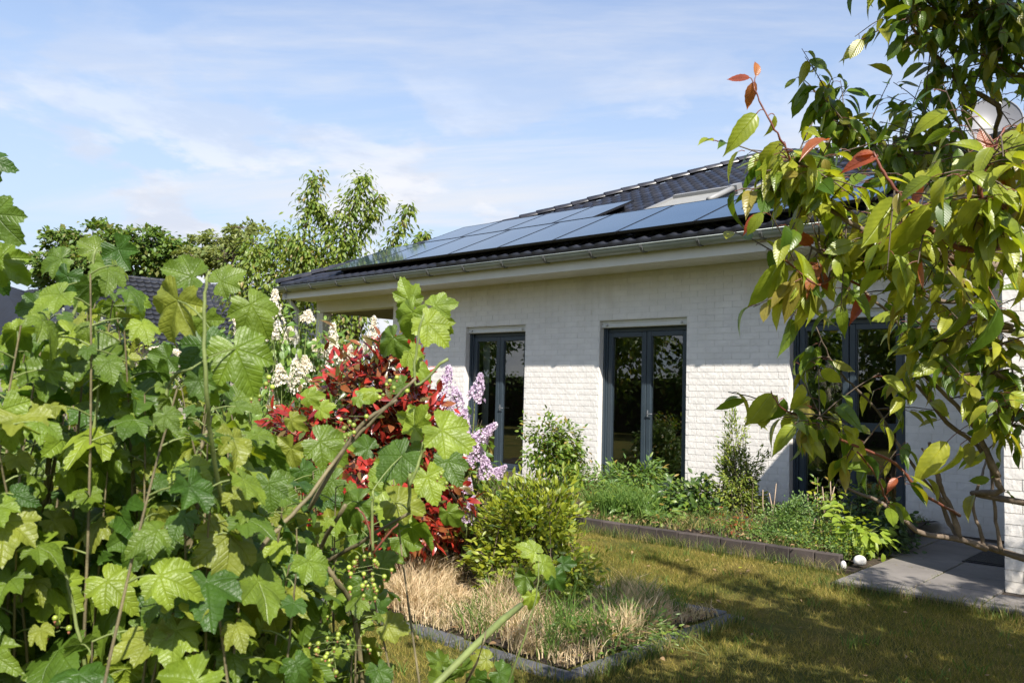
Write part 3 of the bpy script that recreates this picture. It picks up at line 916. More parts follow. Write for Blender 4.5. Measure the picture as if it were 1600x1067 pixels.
# eaves
FY = 9.25
fa = MB(); fa.box(-14.55, -2.2, FY-.02, FY, SOF-.01, SOF+.20, .003); fa.build('fascia', MAT['white'], house)
sf = MB(); x = -14.5
while x < -1.55:
    sf.box(x, x+.092, FY+.001, WY-.008 if x > XL else WY+.003, SOF, SOF+.018, .004); x += .10
so = sf.build('soffit_board', MAT['white'], house); so['kind'] = 'stuff'
MB().box(-14.5, -1.55, FY+.001, WY+.007, SOF+.019, SOF+.03).build('soffit_backing', MAT['joint'], house)
# half-round gutter
def gutter(name, x0, x1, yc, zc, r, parent):
    mb = MB(); grid = []
    for s in range(2):
        x = (x0, x1)[s]
        grid.append([(x, yc-r*math.cos(math.pi*k/10), zc-r*math.sin(math.pi*k/10)) for k in range(11)])
    mb.sheet(grid)
    grid2 = [[(p[0], yc+(p[1]-yc)*.95, zc+(p[2]-zc)*.95) for p in r_][::-1] for r_ in grid]
    mb.sheet(grid2)
    mb.tube([(x0, yc-r-.003, zc+.004), (x1, yc-r-.003, zc+.004)], .009, 8)
    for x in (x0, x1):
        V = [(x, yc-r*math.cos(math.pi*k/10), zc-r*math.sin(math.pi*k/10)) for k in range(11)]
        mb.add(V, [tuple(range(11))])
    return mb.build(name, MAT['zinc'], parent)
GY, GZ, GR = FY-.11, 3.318, .085
gu = gutter('gutter', -14.6, -2.35, GY, GZ, GR, house)
brm = MB()
brm.sheet([[(dx, -(GR+rr)*math.cos(math.pi*k/8), -(GR+rr)*math.sin(math.pi*k/8)) for k in range(9)] for dx, rr in ((-.018, .001), (-.018, .014), (.018, .014), (.018, .001))], False)
brm.box(-.014, .014, -.085, -.07, -.008, .016)
brme = brm.mesh('gutter_bracket', MAT['bracket'])
x = -14.2
while x < -2.4:
    o = bpy.data.objects.new('gutter_bracket', brme); COL.objects.link(o); o.parent = gu
    o.location = (x+7, GY-WY, GZ); x += .82
# wrong-origin guard: gutter mesh lives in the house frame
gu2 = gutter('wing_gutter', -2.0, -1.99, 0, 0, .001, house)
bpy.data.objects.remove(gu2)

# roof planes
PITCH = math.radians(23.3); cp, sp_ = math.cos(PITCH), math.sin(PITCH)
EA = np.array([-14.66, 9.15, 3.36]); EB = np.array([-.41, 9.15, 3.36]); RUN = (EB[0]-EA[0])/2
APX = np.array([EA[0]+RUN, EA[1]+RUN, EA[2]+RUN*math.tan(PITCH)])
EC = np.array([EB[0], EB[1]+2*RUN, EB[2]]); ED = np.array([EA[0], EA[1]+2*RUN, EA[2]])
rf = MB()
V = [EA, EB, EC, ED, APX] + [p-np.array([0, 0, .06]) for p in (EA, EB, EC, ED, APX)]
rf.add(V, [(0, 1, 4), (1, 2, 4), (2, 3, 4), (3, 0, 4), (5, 9, 6), (6, 9, 7), (7, 9, 8), (8, 9, 5), (0, 5, 6, 1), (1, 6, 7, 2), (2, 7, 8, 3), (3, 8, 5, 0)])
roof = rf.build('roof', MAT['black'], house)
def rp(X, s, h=0.0):                                 # point on the front roof plane
    return np.array([X, EA[1]+s*cp-h*sp_, EA[2]+s*sp_+h*cp])
def tile_proto(seed):
    r_ = random.Random(seed); n_ = 8; V = []; T = []
    def prof(u): return .028*max(0, math.cos((u-.22)*2*math.pi*1.0))**1.0 + .004
    rows = [(0, -.018), (0, .012), (.5, .0), (1.06, -.012)]
    for (y, dz) in rows:
        for i in range(n_+1):
            u = i/n_; V.append((u-.5, y, (prof(u) if dz != -.018 else -.004)+dz+.006))
    for k in range(len(rows)-1):
        for i in range(n_):
            a = k*(n_+1)+i; T += [(a, a+1, a+n_+2), (a, a+n_+2, a+n_+1)]
    return np.array(V, float), np.array(T), None
P_TI = [tile_proto(s) for s in range(1)]
TW, TL = .225, .345
def tile_mats(org, ux, us, un, inside, nx_, ns_):
    out = []
    for k in range(ns_):
        for i in range(nx_):
            X = (i+.5)*TW; S = k*TL
            if not inside(X, S+TL*.5): continue
            m = np.eye(4)
            m[:3, 0] = ux*TW; m[:3, 1] = us*TL; m[:3, 2] = un + us*rng.normal()*.006 + ux*rng.normal()*.01
            m[:3, 3] = org+ux*X+us*(S-.03)+un*(.022)
            out.append(m)
    return np.array(out)
US = np.array([0, cp, sp_]); UN = np.array([0, -sp_, cp]); UX = np.array([1.0, 0, 0])
SMAX = RUN/cp
Mt = tile_mats(EA, UX, US, UN, lambda X, S: (S*cp < X-.02) and (S*cp < 2*RUN-X-.02), int(2*RUN/TW)+1, int(SMAX/TL)+1)
pieces(roof, 'roof_tile', P_TI, Mt, [MAT['tile']], 'roof_tiling', 300, smooth=True, minpx=2)
# hip caps
def cap_proto():
    V = []; T = []; n_ = 8
    for (y, r) in ((-.02, .125), (.0, .13), (1.08, .105)):
        for i in range(n_+1):
            a = math.pi*i/n_; V.append((-math.cos(a)*r, y, math.sin(a)*r*.75))
    for k in range(2):
        for i in range(n_):
            a = k*(n_+1)+i; T += [(a, a+1, a+n_+2), (a, a+n_+2, a+n_+1)]
    return np.array(V, float), np.array(T)[:, ::-1], None
P_CAP = [cap_proto()]
def caps(p, q, parent, L=.36):
    p, q = np.array(p, float), np.array(q, float); D = norm(q-p); n_ = int(np.linalg.norm(q-p)/L)
    P_ = np.array([p+D*L*k for k in range(n_)]); n2 = np.cross(D, np.cross(UP, D))
    S_ = np.tile(np.array([1, L, 1.0]), (n_, 1))
    M = frames(P_+rng.normal(size=(n_, 3))*.004+np.array([0, 0, .02]), np.tile(D, (n_, 1))+rng.normal(size=(n_, 3))*.012, np.tile(UP, (n_, 1)), S_)
    pieces(parent, 'hip_cap', P_CAP, M, [MAT['cap']], 'hip_capping', 60, minpx=2)
caps(EA+np.array([.02, .02, .03]), APX+np.array([0, 0, .03]), roof)
caps(EB+np.array([-.02, .02, .03]), APX+np.array([0, 0, .03]), roof)

# wing roof: a gable towards the garden
we, wz = -2.2, 3.30
wr = MB(); rx = 1.0; rz = wz+(rx-we)*math.tan(math.radians(8))
for (xa, za, xb, zb) in ((we, wz, rx, rz), (rx, rz, 2*rx-we, wz)):
    wr.add([(xa, 7.0, za), (xb, 7.0, zb), (xb, 14, zb), (xa, 14, za), (xa, 7.0, za-.14), (xb, 7.0, zb-.14), (xb, 14, zb-.14), (xa, 14, za-.14)],
           [(0, 1, 2, 3), (4, 7, 6, 5), (0, 4, 5, 1), (1, 5, 6, 2), (2, 6, 7, 3), (3, 7, 4, 0)])
wro = wr.build('wing_roof', MAT['tile'], house)
MB().add([(WX, WYF+.01, SOF), (3.4, WYF+.01, SOF), (rx, WYF+.01, rz-.2)], [(0, 1, 2)]).build('gable', MAT['joint'], house)
MB().box(we+.02, WX, 7.05, FY-.03, SOF-.01, SOF+.02, .003).build('wing_soffit', MAT['white'], house)
mb = MB(); mb.tube([(we-.05, 7.0, wz-.05), (we-.05, 9.0, wz-.05)], .06, 10); mb.build('wing_gutter', MAT['zinc'], house)

# solar panels, each a thing on the roof
def solar(X0_, X1_, s0, s1, label, h=.17):
    c = rp((X0_+X1_)/2, s0, h)
    t = empty('solar_panel', c, label, 'solar panel', 'solar panels on the bungalow roof')
    mb = MB(); g_ = .008
    def slab(mb, xa, xb, sa, sb, ha, hb):
        V = [rp(x, s, hh) for hh in (ha, hb) for s in (sa, sb) for x in (xa, xb)]
        mb.add(V, [(0, 2, 3, 1), (4, 5, 7, 6), (0, 1, 5, 4), (1, 3, 7, 5), (3, 2, 6, 7), (2, 0, 4, 6)])
    a, b_, f = X0_+g_, X1_-g_, .012
    slab(mb, a, a+f, s0+g_, s1-g_, h-.035, h+.002); slab(mb, b_-f, b_, s0+g_, s1-g_, h-.035, h+.002)
    slab(mb, a+f, b_-f, s0+g_, s0+g_+f, h-.035, h+.002); slab(mb, a+f, b_-f, s1-g_-f, s1-g_, h-.035, h+.002)
    mb.build('panel_frame', MAT['panelframe'], t)
    mb = MB(); slab(mb, a+f, b_-f, s0+g_+f, s1-g_-f, h-.012, h-.001); mb.build('panel_glass', MAT['panel'], t)
    for s in (s0+.35, s1-.35):
        mb = MB(); slab(mb, a-.003, b_+.003, s, s+.035, .05, h-.036); mb.build('mounting_rail', MAT['panelframe'], t)
LB0, LS0 = -12.75, .10
names_l = ['solar panel at the far left end of the lower row', 'second solar panel from the left in the lower row', 'third solar panel from the left in the lower row',
           'fourth solar panel from the left in the lower row', 'fifth solar panel from the left, below the upper row end', 'lower-row solar panel left of the roof windows, beside bare tiles',
           'lower-row solar panel directly beneath the roof window with raised arm', 'lower-row solar panel beneath the second roof window', 'last lower-row solar panel at the right, half behind the cherry leaves']
edges = [-13.05, -11.97, -10.87, -9.75, -8.66, -7.58, -6.48, -5.30, -4.18, -3.10]
S0_, S1_ = .09, 1.73
for k in range(9):
    solar(edges[k], edges[k+1], S0_, S1_, names_l[k]+', dark blue glass')
names_u = ['leftmost solar panel of the upper row along the hip', 'second solar panel of the upper row', 'third solar panel of the upper row', 'right end solar panel of the upper row beside bare dark tiles']
eu = [-12.0, -11.0, -10.0, -9.2+.2, -8.2+.1]
eu = [-12.15, -11.05, -9.95, -8.85, -8.0]
for k in range(3 if False else 4):
    solar(eu[k], eu[k+1], S1_+.02, S1_+1.30, names_u[k]+', dark blue glass')
# roof windows
def roof_window(X0_, X1_, s0, s1, arm):
    mb = MB()
    def slab(mb, xa, xb, sa, sb, ha, hb):
        V = [rp(x, s, hh) for hh in (ha, hb) for s in (sa, sb) for x in (xa, xb)]
        mb.add(V, [(0, 2, 3, 1), (4, 5, 7, 6), (0, 1, 5, 4), (1, 3, 7, 5), (3, 2, 6, 7), (2, 0, 4, 6)])
    slab(mb, X0_, X0_+.06, s0, s1, .02, .15); slab(mb, X1_-.06, X1_, s0, s1, .02, .15); slab(mb, X0_+.06, X1_-.06, s1-.09, s1, .02, .18)
    slab(mb, X0_+.06, X1_-.06, s0, s0+.06, .02, .13)
    r = mb.build('roof_window', MAT['windowgrey'], house)
    mb = MB(); slab(mb, X0_+.062, X1_-.062, s0+.062, s1-.092, .06, .125); mb.build('roof_window_shade', MAT['shade'], r)
    if arm:
        mb = MB(); mb.tube([rp(X1_+.03, s0, .15), rp(X1_+.03, s1-.08, .15)], .045, 10)
        slab(mb, X1_-.02, X1_+.11, s1-.16, s1+.02, .02, .20); mb.build('shade_housing', MAT['windowgrey'], r)
roof_window(-7.12, -6.02, 1.85, 2.78, True)
roof_window(-5.6, -4.5, 1.85, 2.95, False)

# satellite dish on its mast
dc = at(1552, 193, 10.0)
dt = empty('satellite_dish', (dc[0], dc[1]+.15, rp(0, (dc[1]+.15-EA[1])/cp)[2]), 'round grey satellite dish on a mast above the roof, half behind cherry leaves', 'satellite dish')
aim = norm(np.array([.35, -.9, .35])); ax_ = norm(np.cross(aim, UP)); ay_ = np.cross(ax_, aim)
grid = []
for i in range(7):
    r = .33*i/6
    grid.append([dc + aim*(.9*r*r-.05) + (ax_*math.cos(a)*.92+ay_*math.sin(a))*r for a in np.linspace(0, 2*math.pi, 33)])
mb = MB().sheet(grid); grid2 = [[p-aim*.012 for p in row][::-1] for row in grid]; mb.sheet(grid2)
mb.tube([p for p in grid[-1]], .008, 6, False); mb.build('dish', MAT['dish'], dt)
mb = MB(); low_ = dc-ay_*.33; foc = dc+aim*.36-ay_*.05
mb.tube([low_, foc], .01, 6); mb.tube([foc-aim*.02, foc+aim*.08], .025, 8); mb.build('feed_arm', MAT['grey'], dt)
b0 = wloc(dt); mb = MB(); mb.tube([b0-UP*.05, (b0[0], b0[1], dc[2]+.05)], .024, 10); mb.tube([(b0[0], b0[1], dc[2]), dc-aim*.05], .02, 8); mb.build('mast', MAT['grey'], dt)

# wrought-iron wall ornament
oc = np.array([-2.42, WY-.02, 1.95])
orn = empty('wall_trellis', (oc[0], WY, 1.7), 'black wrought iron wall bracket with scrolls on the white wall right of the terrace door', 'wall ornament')
mb = MB()
for dx in (-.17, .17): mb.tube([(oc[0]+dx, WY-.035, 1.70), (oc[0]+dx, WY-.035, 2.30)], .008, 6)
for z in (1.73, 1.86, 2.22): mb.tube([(oc[0]-.2, WY-.035, z), (oc[0]+.2, WY-.035, z)], .007, 6)
mb.build('iron_bar', MAT['iron'], orn)
def scroll(cx_, cz, r, d, tn=1.6):
    return [(cx_+d*math.cos(a)*r*(1-a/(tn*2*math.pi)*.8), WY-.035, cz+math.sin(a)*r*(1-a/(tn*2*math.pi)*.8)) for a in np.linspace(0, tn*2*math.pi, 26)]
for (dx, z, r, d) in ((-.09, 1.93, .06, 1), (.09, 1.93, .06, -1), (-.09, 1.795, .045, -1), (.09, 1.795, .045, 1), (-.08, 2.10, .07, 1), (.08, 2.10, .07, -1)):
    MB().tube(scroll(oc[0]+dx, z, r, d), .005, 5).build('scroll', MAT['iron'], orn)
MB().tube([(oc[0], WY-.09, 1.86), (oc[0], WY-.09, 1.98)], [.012, .04], 10).build('candle_cup', MAT['iron'], orn)
mb = MB(); mb.tube([(oc[0], WY-.01, 1.80), (oc[0], WY-.09, 1.86)], .006, 6); mb.tube([(oc[0]-.17, WY+.0, 2.28), (oc[0]-.17, WY-.035, 2.28)], .006, 6); mb.build('wall_fixing', MAT['iron'], orn)

# ------------------------------------------------------------------ neighbours' roofs, beyond the left corner
def far_house(name, label, e0, e1, r0, r1, tilew, tilel, lim):
    """roof plane with eave e0-e1 and ridge r0-r1 facing the garden"""
    e0, e1, r0, r1 = (np.array(p, float) for p in (e0, e1, r0, r1))
    t = empty(name, (e0[0], e0[1], LZ), label, 'house')
    ux = norm(e1-e0); us = r0-e0; us = norm(us-(us@ux)*ux); un = np.cross(ux, us)
    L = np.linalg.norm(e1-e0); H = abs((r0-e0)@us)
    back = norm(np.array([-ux[1], ux[0], 0]))*(us[:2] @ np.array([-ux[1], ux[0]]) > 0 or -1)
    bd = np.array([us[0], us[1], 0])*H*2
    mb = MB(); d = np.array([0, 0, .15])
    e2, e3 = e1+bd, e0+bd
    mb.add([e0, e1, r1, r0, e2, e3], [(0, 1, 2, 3), (1, 4, 2), (4, 5, 3, 2), (5, 0, 3), (0, 5, 4, 1)])
    rfo = mb.build('roof', MAT['tileold'], t)
    ins = .5
    w0, w1_, w2_, w3_ = (p for p in (e0, e1, e2, e3)); c = (w0+w1_+w2_+w3_)/4
    ws = [c+(p-c)*.9 for p in (w0, w1_, w2_, w3_)]
    mb = MB(); mb.add([(p[0], p[1], LZ) for p in ws]+[(p[0], p[1], e0[2]-.02) for p in ws], [(0, 1, 5, 4), (1, 2, 6, 5), (2, 3, 7, 6), (3, 0, 4, 7)])
    mb.build('wall', MAT['brickred'], t)
    V, T, _ = P_TI[0]; out = []
    for k in range(int(H/tilel)+1):
        for i in range(int(L/tilew)+1):
            X = (i+.5)*tilew; S = (k+.5)*tilel
            if S > H-.05: continue
            f = S/H; xa = ((r0-e0)@ux)*f; xb = L+((r1-e1)@ux)*f
            if not xa < X < xb: continue
            m = np.eye(4); m[:3, 0] = ux*tilew; m[:3, 1] = us*tilel; m[:3, 2] = un*1.6
            m[:3, 3] = e0+ux*X+us*(S-tilel*.5)+un*.02; out.append(m)
    pieces(rfo, 'roof_tile', P_TI, np.array(out), [MAT['tileold']], 'roof_tiling', lim, minpx=1)
    n_ = int(np.linalg.norm(r1-r0)/.4)
    if n_ > 2:
        D = norm(r1-r0); P_ = np.array([r0+D*.4*k for k in range(n_)])+UP*.04
        pieces(rfo, 'ridge_cap', P_CAP, frames(P_, np.tile(D, (n_, 1)), np.tile(UP, (n_, 1)), np.tile(np.array([1.2, .4, 1.2]), (n_, 1))), [MAT['tileold']], 'ridge_capping', 40, minpx=1)
    return t
MAT['brickred'] = plain('grey_render_wall', (.25, .23, .19), .85, .2, 3, .3)
nr0 = at(158, 431, 36); nr1 = at(560, 452, 44)
ne0 = at(60, 540, 31); ne1 = at(560, 560, 38.5)
ne0[2] = ne1[2] = 2.9; nr1[2] = nr0[2]
far_house('neighbour_house', 'neighbouring house with a dark blue-grey pantile roof seen over the currant bushes', ne0, ne1, nr0, nr1, .30, .36, 300)
fr0 = at(-60, 425, 60); fr1 = at(-2, 448, 52); fe0 = at(-120, 505, 50); fe1 = at(58, 505, 44)
fe0[2] = fe1[2] = 3.6; fr1[2] = fr0[2] = 7.4
far_house('distant_house', 'distant house with a grey hipped roof at the far left edge', fe0, fe1, fr0, fr1, .34, .4, 120)
MB().box(-45, -44.4, 23.0, 27, 6.4, 6.6).build('roof_light_strip', MAT['grey'], bpy.data.objects['neighbour_house']) if False else None

# ------------------------------------------------------------------ far trees
def tree(name, label, base, H, crowns, mats, leafsz, nleaf, trunk_r, group=None, protos=None, barkm='twig', limbs=8, tube_n=6):
    t = empty(name, base, label, 'tree', group)
    base = np.asarray(base, float)
    ctr = np.mean([c[0] for c in crowns], axis=0)
    mb = MB(); top = np.array([ctr[0], ctr[1], ctr[2]])
    cvv = curve(base, base*.5+top*.5+rng.normal(size=3)*.2, top, 8)
    mb.tube(cvv, list(np.linspace(trunk_r, trunk_r*.35, 8)), tube_n+2)
    mb.build('trunk', MAT[barkm], t)
    P = []; O = []; bmb = MB()
    W = sum(np.prod(c[1])**.66 for c in crowns)
    for c, r in crowns:
        c = np.asarray(c, float); r = np.asarray(r, float)
        st = cvv[rng.integers(3, 8)]
        bmb.tube(curve(st, st*.4+c*.6+UP*.2, c, 5), list(np.linspace(trunk_r*.35, trunk_r*.1, 5)), 5, False)
        n_ = int(nleaf*np.prod(r)**.66/W)
        nc = max(4, n_//45)                           # leaves gather on twig tips, so gaps open between
        tips = ell_sample(c, r, nc, .45)
        for q in tips: bmb.tube(curve(c, (c+q)/2+UP*.1*r[2], q, 4), list(np.linspace(trunk_r*.10, trunk_r*.02, 4)), 3, False)
        k = rng.integers(0, nc, n_)
        pt = tips[k]+rng.normal(size=(n_, 3))*r*.16
        P.append(pt); o = pt-c; O.append(o/np.linalg.norm(o, axis=1, keepdims=True))
    P = np.concatenate(P); O = np.concatenate(O)
    bmb.build('branch', MAT[barkm], t)
    M = hang(P, O, leafsz*rng.uniform(.6, 1.3, len(P)), .3, .3, .8)
    pieces(t, 'leaf', protos or P_DIA, M, [MAT[m] for m in mats], 'crown', 0)
    return t
def blobs_px(lst, d, depth=.8):
    out = []
    for (x, y, rx_, ry) in lst:
        out.append((at(x, y, d+rng.uniform(-1, 1)*depth), (rx_*d/FPX, rx_*d/FPX, ry*d/FPX)))
    return out
def gbase(x, y, d):
    p = at(x, y, d); p[2] = LZ; return p
tree('oak_tree', 'dense dark green oak at the far left above the neighbour roof', gbase(125, 500, 52), 9, blobs_px([(100, 385, 34, 22), (145, 375, 34, 24), (90, 410, 38, 22), (140, 410, 45, 26), (120, 440, 60, 30)], 52, 1.5), ['oak'], .34, 7500, .35, 'trees beyond the houses')
tree('oak_tree', 'broad rounded oak behind the ridge of the neighbour roof', gbase(225, 500, 50), 9, blobs_px([(190, 385, 34, 22), (235, 382, 42, 24), (275, 395, 30, 22), (210, 410, 50, 25), (260, 415, 45, 22)], 50, 1.5), ['oak'], .32, 8500, .35, 'trees beyond the houses')
tree('maple_tree', 'airy pale tree with sky showing through left of the tall cherry', gbase(365, 500, 44), 9, blobs_px([(375, 355, 22, 20), (345, 375, 28, 20), (395, 375, 26, 24), (365, 400, 45, 25), (330, 400, 20, 18), (300, 400, 20, 18)], 44, 1), ['palegreen', ], .26, 4200, .25, 'trees beyond the houses')
tree('small_tree', 'thin brownish tree in the gap between the oaks and the airy pale tree', gbase(300, 500, 47), 7, blobs_px([(292, 385, 14, 18), (305, 415, 26, 20)], 47, 1), ['palegreen'], .22, 900, .12, 'trees beyond the houses')

def upright_tree(name, label, base, shoots, d, leafsz, per_m, mats, group=None):
    t = empty(name, base, label, 'tree', group)
    base = np.asarray(base, float); mb = MB(); fork = np.array([base[0], base[1], at(540, 520, d)[2]-.6])
    mb.tube([base, base*.5+fork*.5+np.array([.05, .03, 0]), fork], [.13, .11, .09], 8); mb.build('trunk', MAT['twig'], t)
    P = []; O = []; bmb = MB()
    for pts, w in shoots:
        pw = [fork]+[at(x, y, d+dd) for x, y, dd in pts]
        seg = []
        for a, b_ in zip(pw[:-1], pw[1:]):
            for tt in np.linspace(0, 1, 6)[:-1]: seg.append(a*(1-tt)+b_*tt)
        seg.append(pw[-1]); seg = np.array(seg)
        bmb.tube(seg, list(np.linspace(.05, .006, len(seg))), 5, False)
        L = np.linalg.norm(pw[-1]-pw[0]); n_ = int(per_m*L*w)
        tt = rng.random(n_)**.8*(len(seg)-1.001); i = tt.astype(int); f = (tt-i)[:, None]
        c = seg[i]*(1-f)+seg[i+1]*f
        rad = (.10+.24*(1-tt/len(seg)))*w
        pt = c+rng.normal(size=(n_, 3))*rad[:, None]*np.array([1, 1, .8])
        P.append(pt); O.append((pt-c)/(np.linalg.norm(pt-c, axis=1, keepdims=True)+1e-6))
    bmb.build('branch', MAT['twig'], t)
    P = np.concatenate(P); O = np.concatenate(O)
    M = hang(P, O, leafsz*rng.uniform(.6, 1.2, len(P)), .7, .3, .5)
    pieces(t, 'leaf', P_SM, M, [MAT[m] for m in mats], 'crown', 0)
upright_tree('cherry_tree', 'tall young cherry tree with upright leafy shoots rising behind the roof', gbase(545, 600, 20.5),
    [([(470, 420, 0), (478, 350, 0), (493, 272, 0)], 1.0), ([(500, 430, .3), (515, 350, .2), (490, 320, 0)], .8), ([(520, 430, 0), (545, 340, 0), (571, 276, 0)], 1.25),
     ([(540, 420, .5), (570, 350, .4), (594, 305, .3)], .9), ([(580, 430, 0), (615, 380, 0), (640, 320, 0)], .8), ([(600, 420, 0), (650, 385, 0), (664, 364, 0)], .6),
     ([(560, 440, 0), (600, 410, .4), (620, 400, .3)], .9), ([(500, 450, 0), (480, 400, 0), (465, 380, 0)], 1.1), ([(540, 460, 0), (530, 400, 0), (540, 370, 0)], 1.0)],
    20.5, .15, 230, ['fruittree'], 'fruit trees behind the roof')
upright_tree('cherry_tree', 'lower bushy cherry tree left of the tall one, over the hip of the roof', gbase(440, 600, 21.5),
    [([(430, 470, 0), (425, 400, 0), (440, 365, 0)], 1.6), ([(460, 470, 0), (455, 420, 0), (462, 385, 0)], 1.5), ([(400, 470, 0), (400, 420, 0), (392, 385, 0)], 1.5), ([(480, 480, 0), (490, 440, 0), (505, 400, 0)], 1.4), ([(380, 480, 0), (375, 440, 0), (365, 420, 0)], 1.3), ([(420, 490, 0), (440, 450, 0), (450, 430, 0)], 1.8)],
    21.5, .16, 200, ['fruittree', ], 'fruit trees behind the roof')

# garden trees behind the camera, seen mirrored in the panes
for k, (x, y, h, lb) in enumerate([(-13, -6.5, 4.6, 'round bushy garden tree mirrored in the middle window'), (-18, -5.2, 5.6, 'taller garden tree mirrored in the right terrace door'), (-24, -3.5, 5.2, 'broad garden tree at the far end of the mirrored row'),
                        (-9, -8.5, 5.0, 'garden tree behind the camera nearest the hedge corner'), (-30, -1.0, 6.0, 'last garden tree of the mirrored row with dense crown')]):
    c = np.array([x, y, h*.55])
    tree('garden_tree', lb, (x, y, LZ), h, [(c+[0, 0, 1.2], (2.4, 2.1, h*.55)), (c+[1.3, .5, .6], (1.6, 1.4, 1.3)), (c+[-1.5, .3, -.3], (1.6, 1.4, 1.6)), (c+[.3, -.6, 1.1], (1.5, 1.3, 1.1))], ['oak', 'fruittree'][k % 2:k % 2+1], .24, 5200, .14, 'garden trees behind the viewer')

hb = [((x, -8.6-.05*x+.0, 1.15), (2.2, .8, 1.2), 1.) for x in np.arange(-38, -3, 2.6)]
def hedge():  # unseen hedge, added so the panes mirror dark leaves
    t = empty('hedge', (-20, -8, LZ), 'long leafy hedge added out of view behind the viewer, darkening the pane reflections', 'hedge')
    Pn = pts_box(16000, (-40, -3), (-9.2, -7.6), (0, 2.4)); Pn[:, 1] -= Pn[:, 0]*0.0
    Pn[:, 2] *= .93+.07*np.sin(Pn[:, 0]*2.1)
    O = np.zeros_like(Pn); O[:, 1] = 1
    pieces(t, 'leaf', P_DIA, hang(Pn, O, .16*rng.uniform(.6, 1.3, len(Pn)), .2, .3, .8), [MAT['oak']], 'foliage', 0)
    MB().box(-40, -3, -8.8, -8.0, LZ, 2.1).build('branch_core', MAT['twig'], t)
def pts_box(n, a, b_, c): return np.stack([rng.uniform(*a, n), rng.uniform(*b_, n), rng.uniform(*c, n)], 1)
hedge()

# ------------------------------------------------------------------ middle distance shrubs on the left
def pxblob(x, y, rx_, ry, d, w=1., dz=None):
    return (at(x, y, d), (rx_*d/FPX, (dz or rx_*d/FPX), ry*d/FPX), w)
shrub('buddleia_shrub', 'silvery grey shrub between the left currants and the neighbour roof', 'shrub', gbase(125, 560, 9), [pxblob(120, 510, 45, 38, 9), pxblob(150, 500, 25, 25, 9, .5)], 50, 1100, P_LAN, .075, ['silver'], limit=60, droop=0.2)
shrub('spirea_shrub', 'yellow-green fine leaved shrub just below the neighbour roof', 'shrub', gbase(190, 600, 8), [pxblob(190, 560, 70, 38, 8), pxblob(250, 590, 45, 30, 7.5, .6)], 90, 3000, P_SM, .045, ['azalea'], limit=60, droop=0)
shrub('hedge_shrub', 'dark green rounded shrub standing behind the white lilac', 'shrub', gbase(400, 600, 9.2), [pxblob(400, 570, 90, 60, 9.2), pxblob(520, 570, 60, 45, 9.4), pxblob(300, 560, 60, 40, 9)], 90, 3600, P_SM, .085, ['dark', 'herb'], matw=[.6, .4], limit=60, droop=.2)

# white lilac
def florets(c, axis, L, r, n, size):
    """cone-shaped panicle of four-petalled florets"""
    axis = norm(axis); a = norm(np.cross(axis, [.3, .2, 1])); b_ = np.cross(axis, a)
    V = []; T = []
    h = rng.random(n)**.9; ang = rng.random(n)*2*math.pi
    # side clusters make the outline knobbly
    rr = r*(1-h*.82)*(.78+.22*np.sin(ang*5+h*16))*rng.uniform(.8, 1.08, n)
    for k in range(n):
        o = a*math.cos(ang[k])+b_*math.sin(ang[k]); p = c+axis*h[k]*L+o*rr[k]
        nn = norm(o+axis*.35+rng.normal(size=3)*.35); u = norm(np.cross(nn, [.1, .4, .9])); v = np.cross(nn, u); s = size*rng.uniform(.75, 1.2)
        i0 = len(V); V.append(p-nn*s*.25)
        for q in range(8):
            w = 2*math.pi*q/8; rad = s*(.55 if q % 2 == 0 else .22)
            V.append(p+(u*math.cos(w)+v*math.sin(w))*rad+nn*s*(.05 if q % 2 == 0 else 0))
        for q in range(8): T.append((i0, i0+1+q, i0+1+(q+1) % 8))
    return np.array(V), np.array(T)
def panicles(t, lst, d, mat, n, size, name='flower_cluster', lean=(0, 0, 1)):
    off = wloc(t); mb = MB()
    for (x0, y0, x1, y1, w) in lst:                   # foot and tip in the picture
        dd = d+rng.uniform(-.12, .12)
        p, q = at(x0, y0, dd), at(x1, y1, dd-.03); L = np.linalg.norm(q-p)
        V, T = florets(p, q-p, L, w*dd/FPX*.62, n, size)
        fo = link(name, tri_mesh(name, V-off, T, None, False, [MAT[mat]]), t)
        mb.tube(curve(np.array([off[0], off[1], .2])*.35+p*.65-UP*.1, p-UP*.12, p, 5), [.007, .006, .005, .004, .003], 5, False)
        mb.tube([p, q], [.003, .001], 4, False)
    mb.build('flower_stalk', MAT['greenstem'], t)
wlil = shrub('white_lilac', 'white flowering lilac with fading cream panicles behind the red photinia', 'shrub', gbase(455, 700, 7.6),
    [pxblob(440, 520, 50, 60, 7.5), pxblob(540, 560, 60, 55, 7.5), pxblob(490, 500, 30, 35, 7.5, .4), pxblob(460, 610, 90, 60, 7.4), pxblob(380, 500, 30, 40, 7.5, .4)],
    90, 1150, P_OVA, .085, ['lilacleaf'], droop=.5, stemmat='greenstem', spread=.06)
panicles(wlil, [(428, 520, 430, 452, 34), (380, 520, 366, 490, 24), (456, 535, 452, 512, 26), (523, 575, 520, 505, 32), (568, 555, 578, 522, 22), (480, 500, 482, 486, 24), (470, 610, 462, 560, 44), (500, 560, 492, 530, 26), (425, 530, 420, 500, 26),
                (440, 600, 436, 570, 30), (540, 565, 546, 540, 30), (300, 560, 272, 548, 26), (255, 552, 235, 545, 22), (500, 640, 495, 605, 26), (430, 640, 425, 612, 26), (580, 545, 585, 495, 22), (560, 590, 556, 566, 26), (610, 570, 606, 552, 24), (480, 580, 476, 556, 24)], 7.35, 'whitefl', 190, .034)

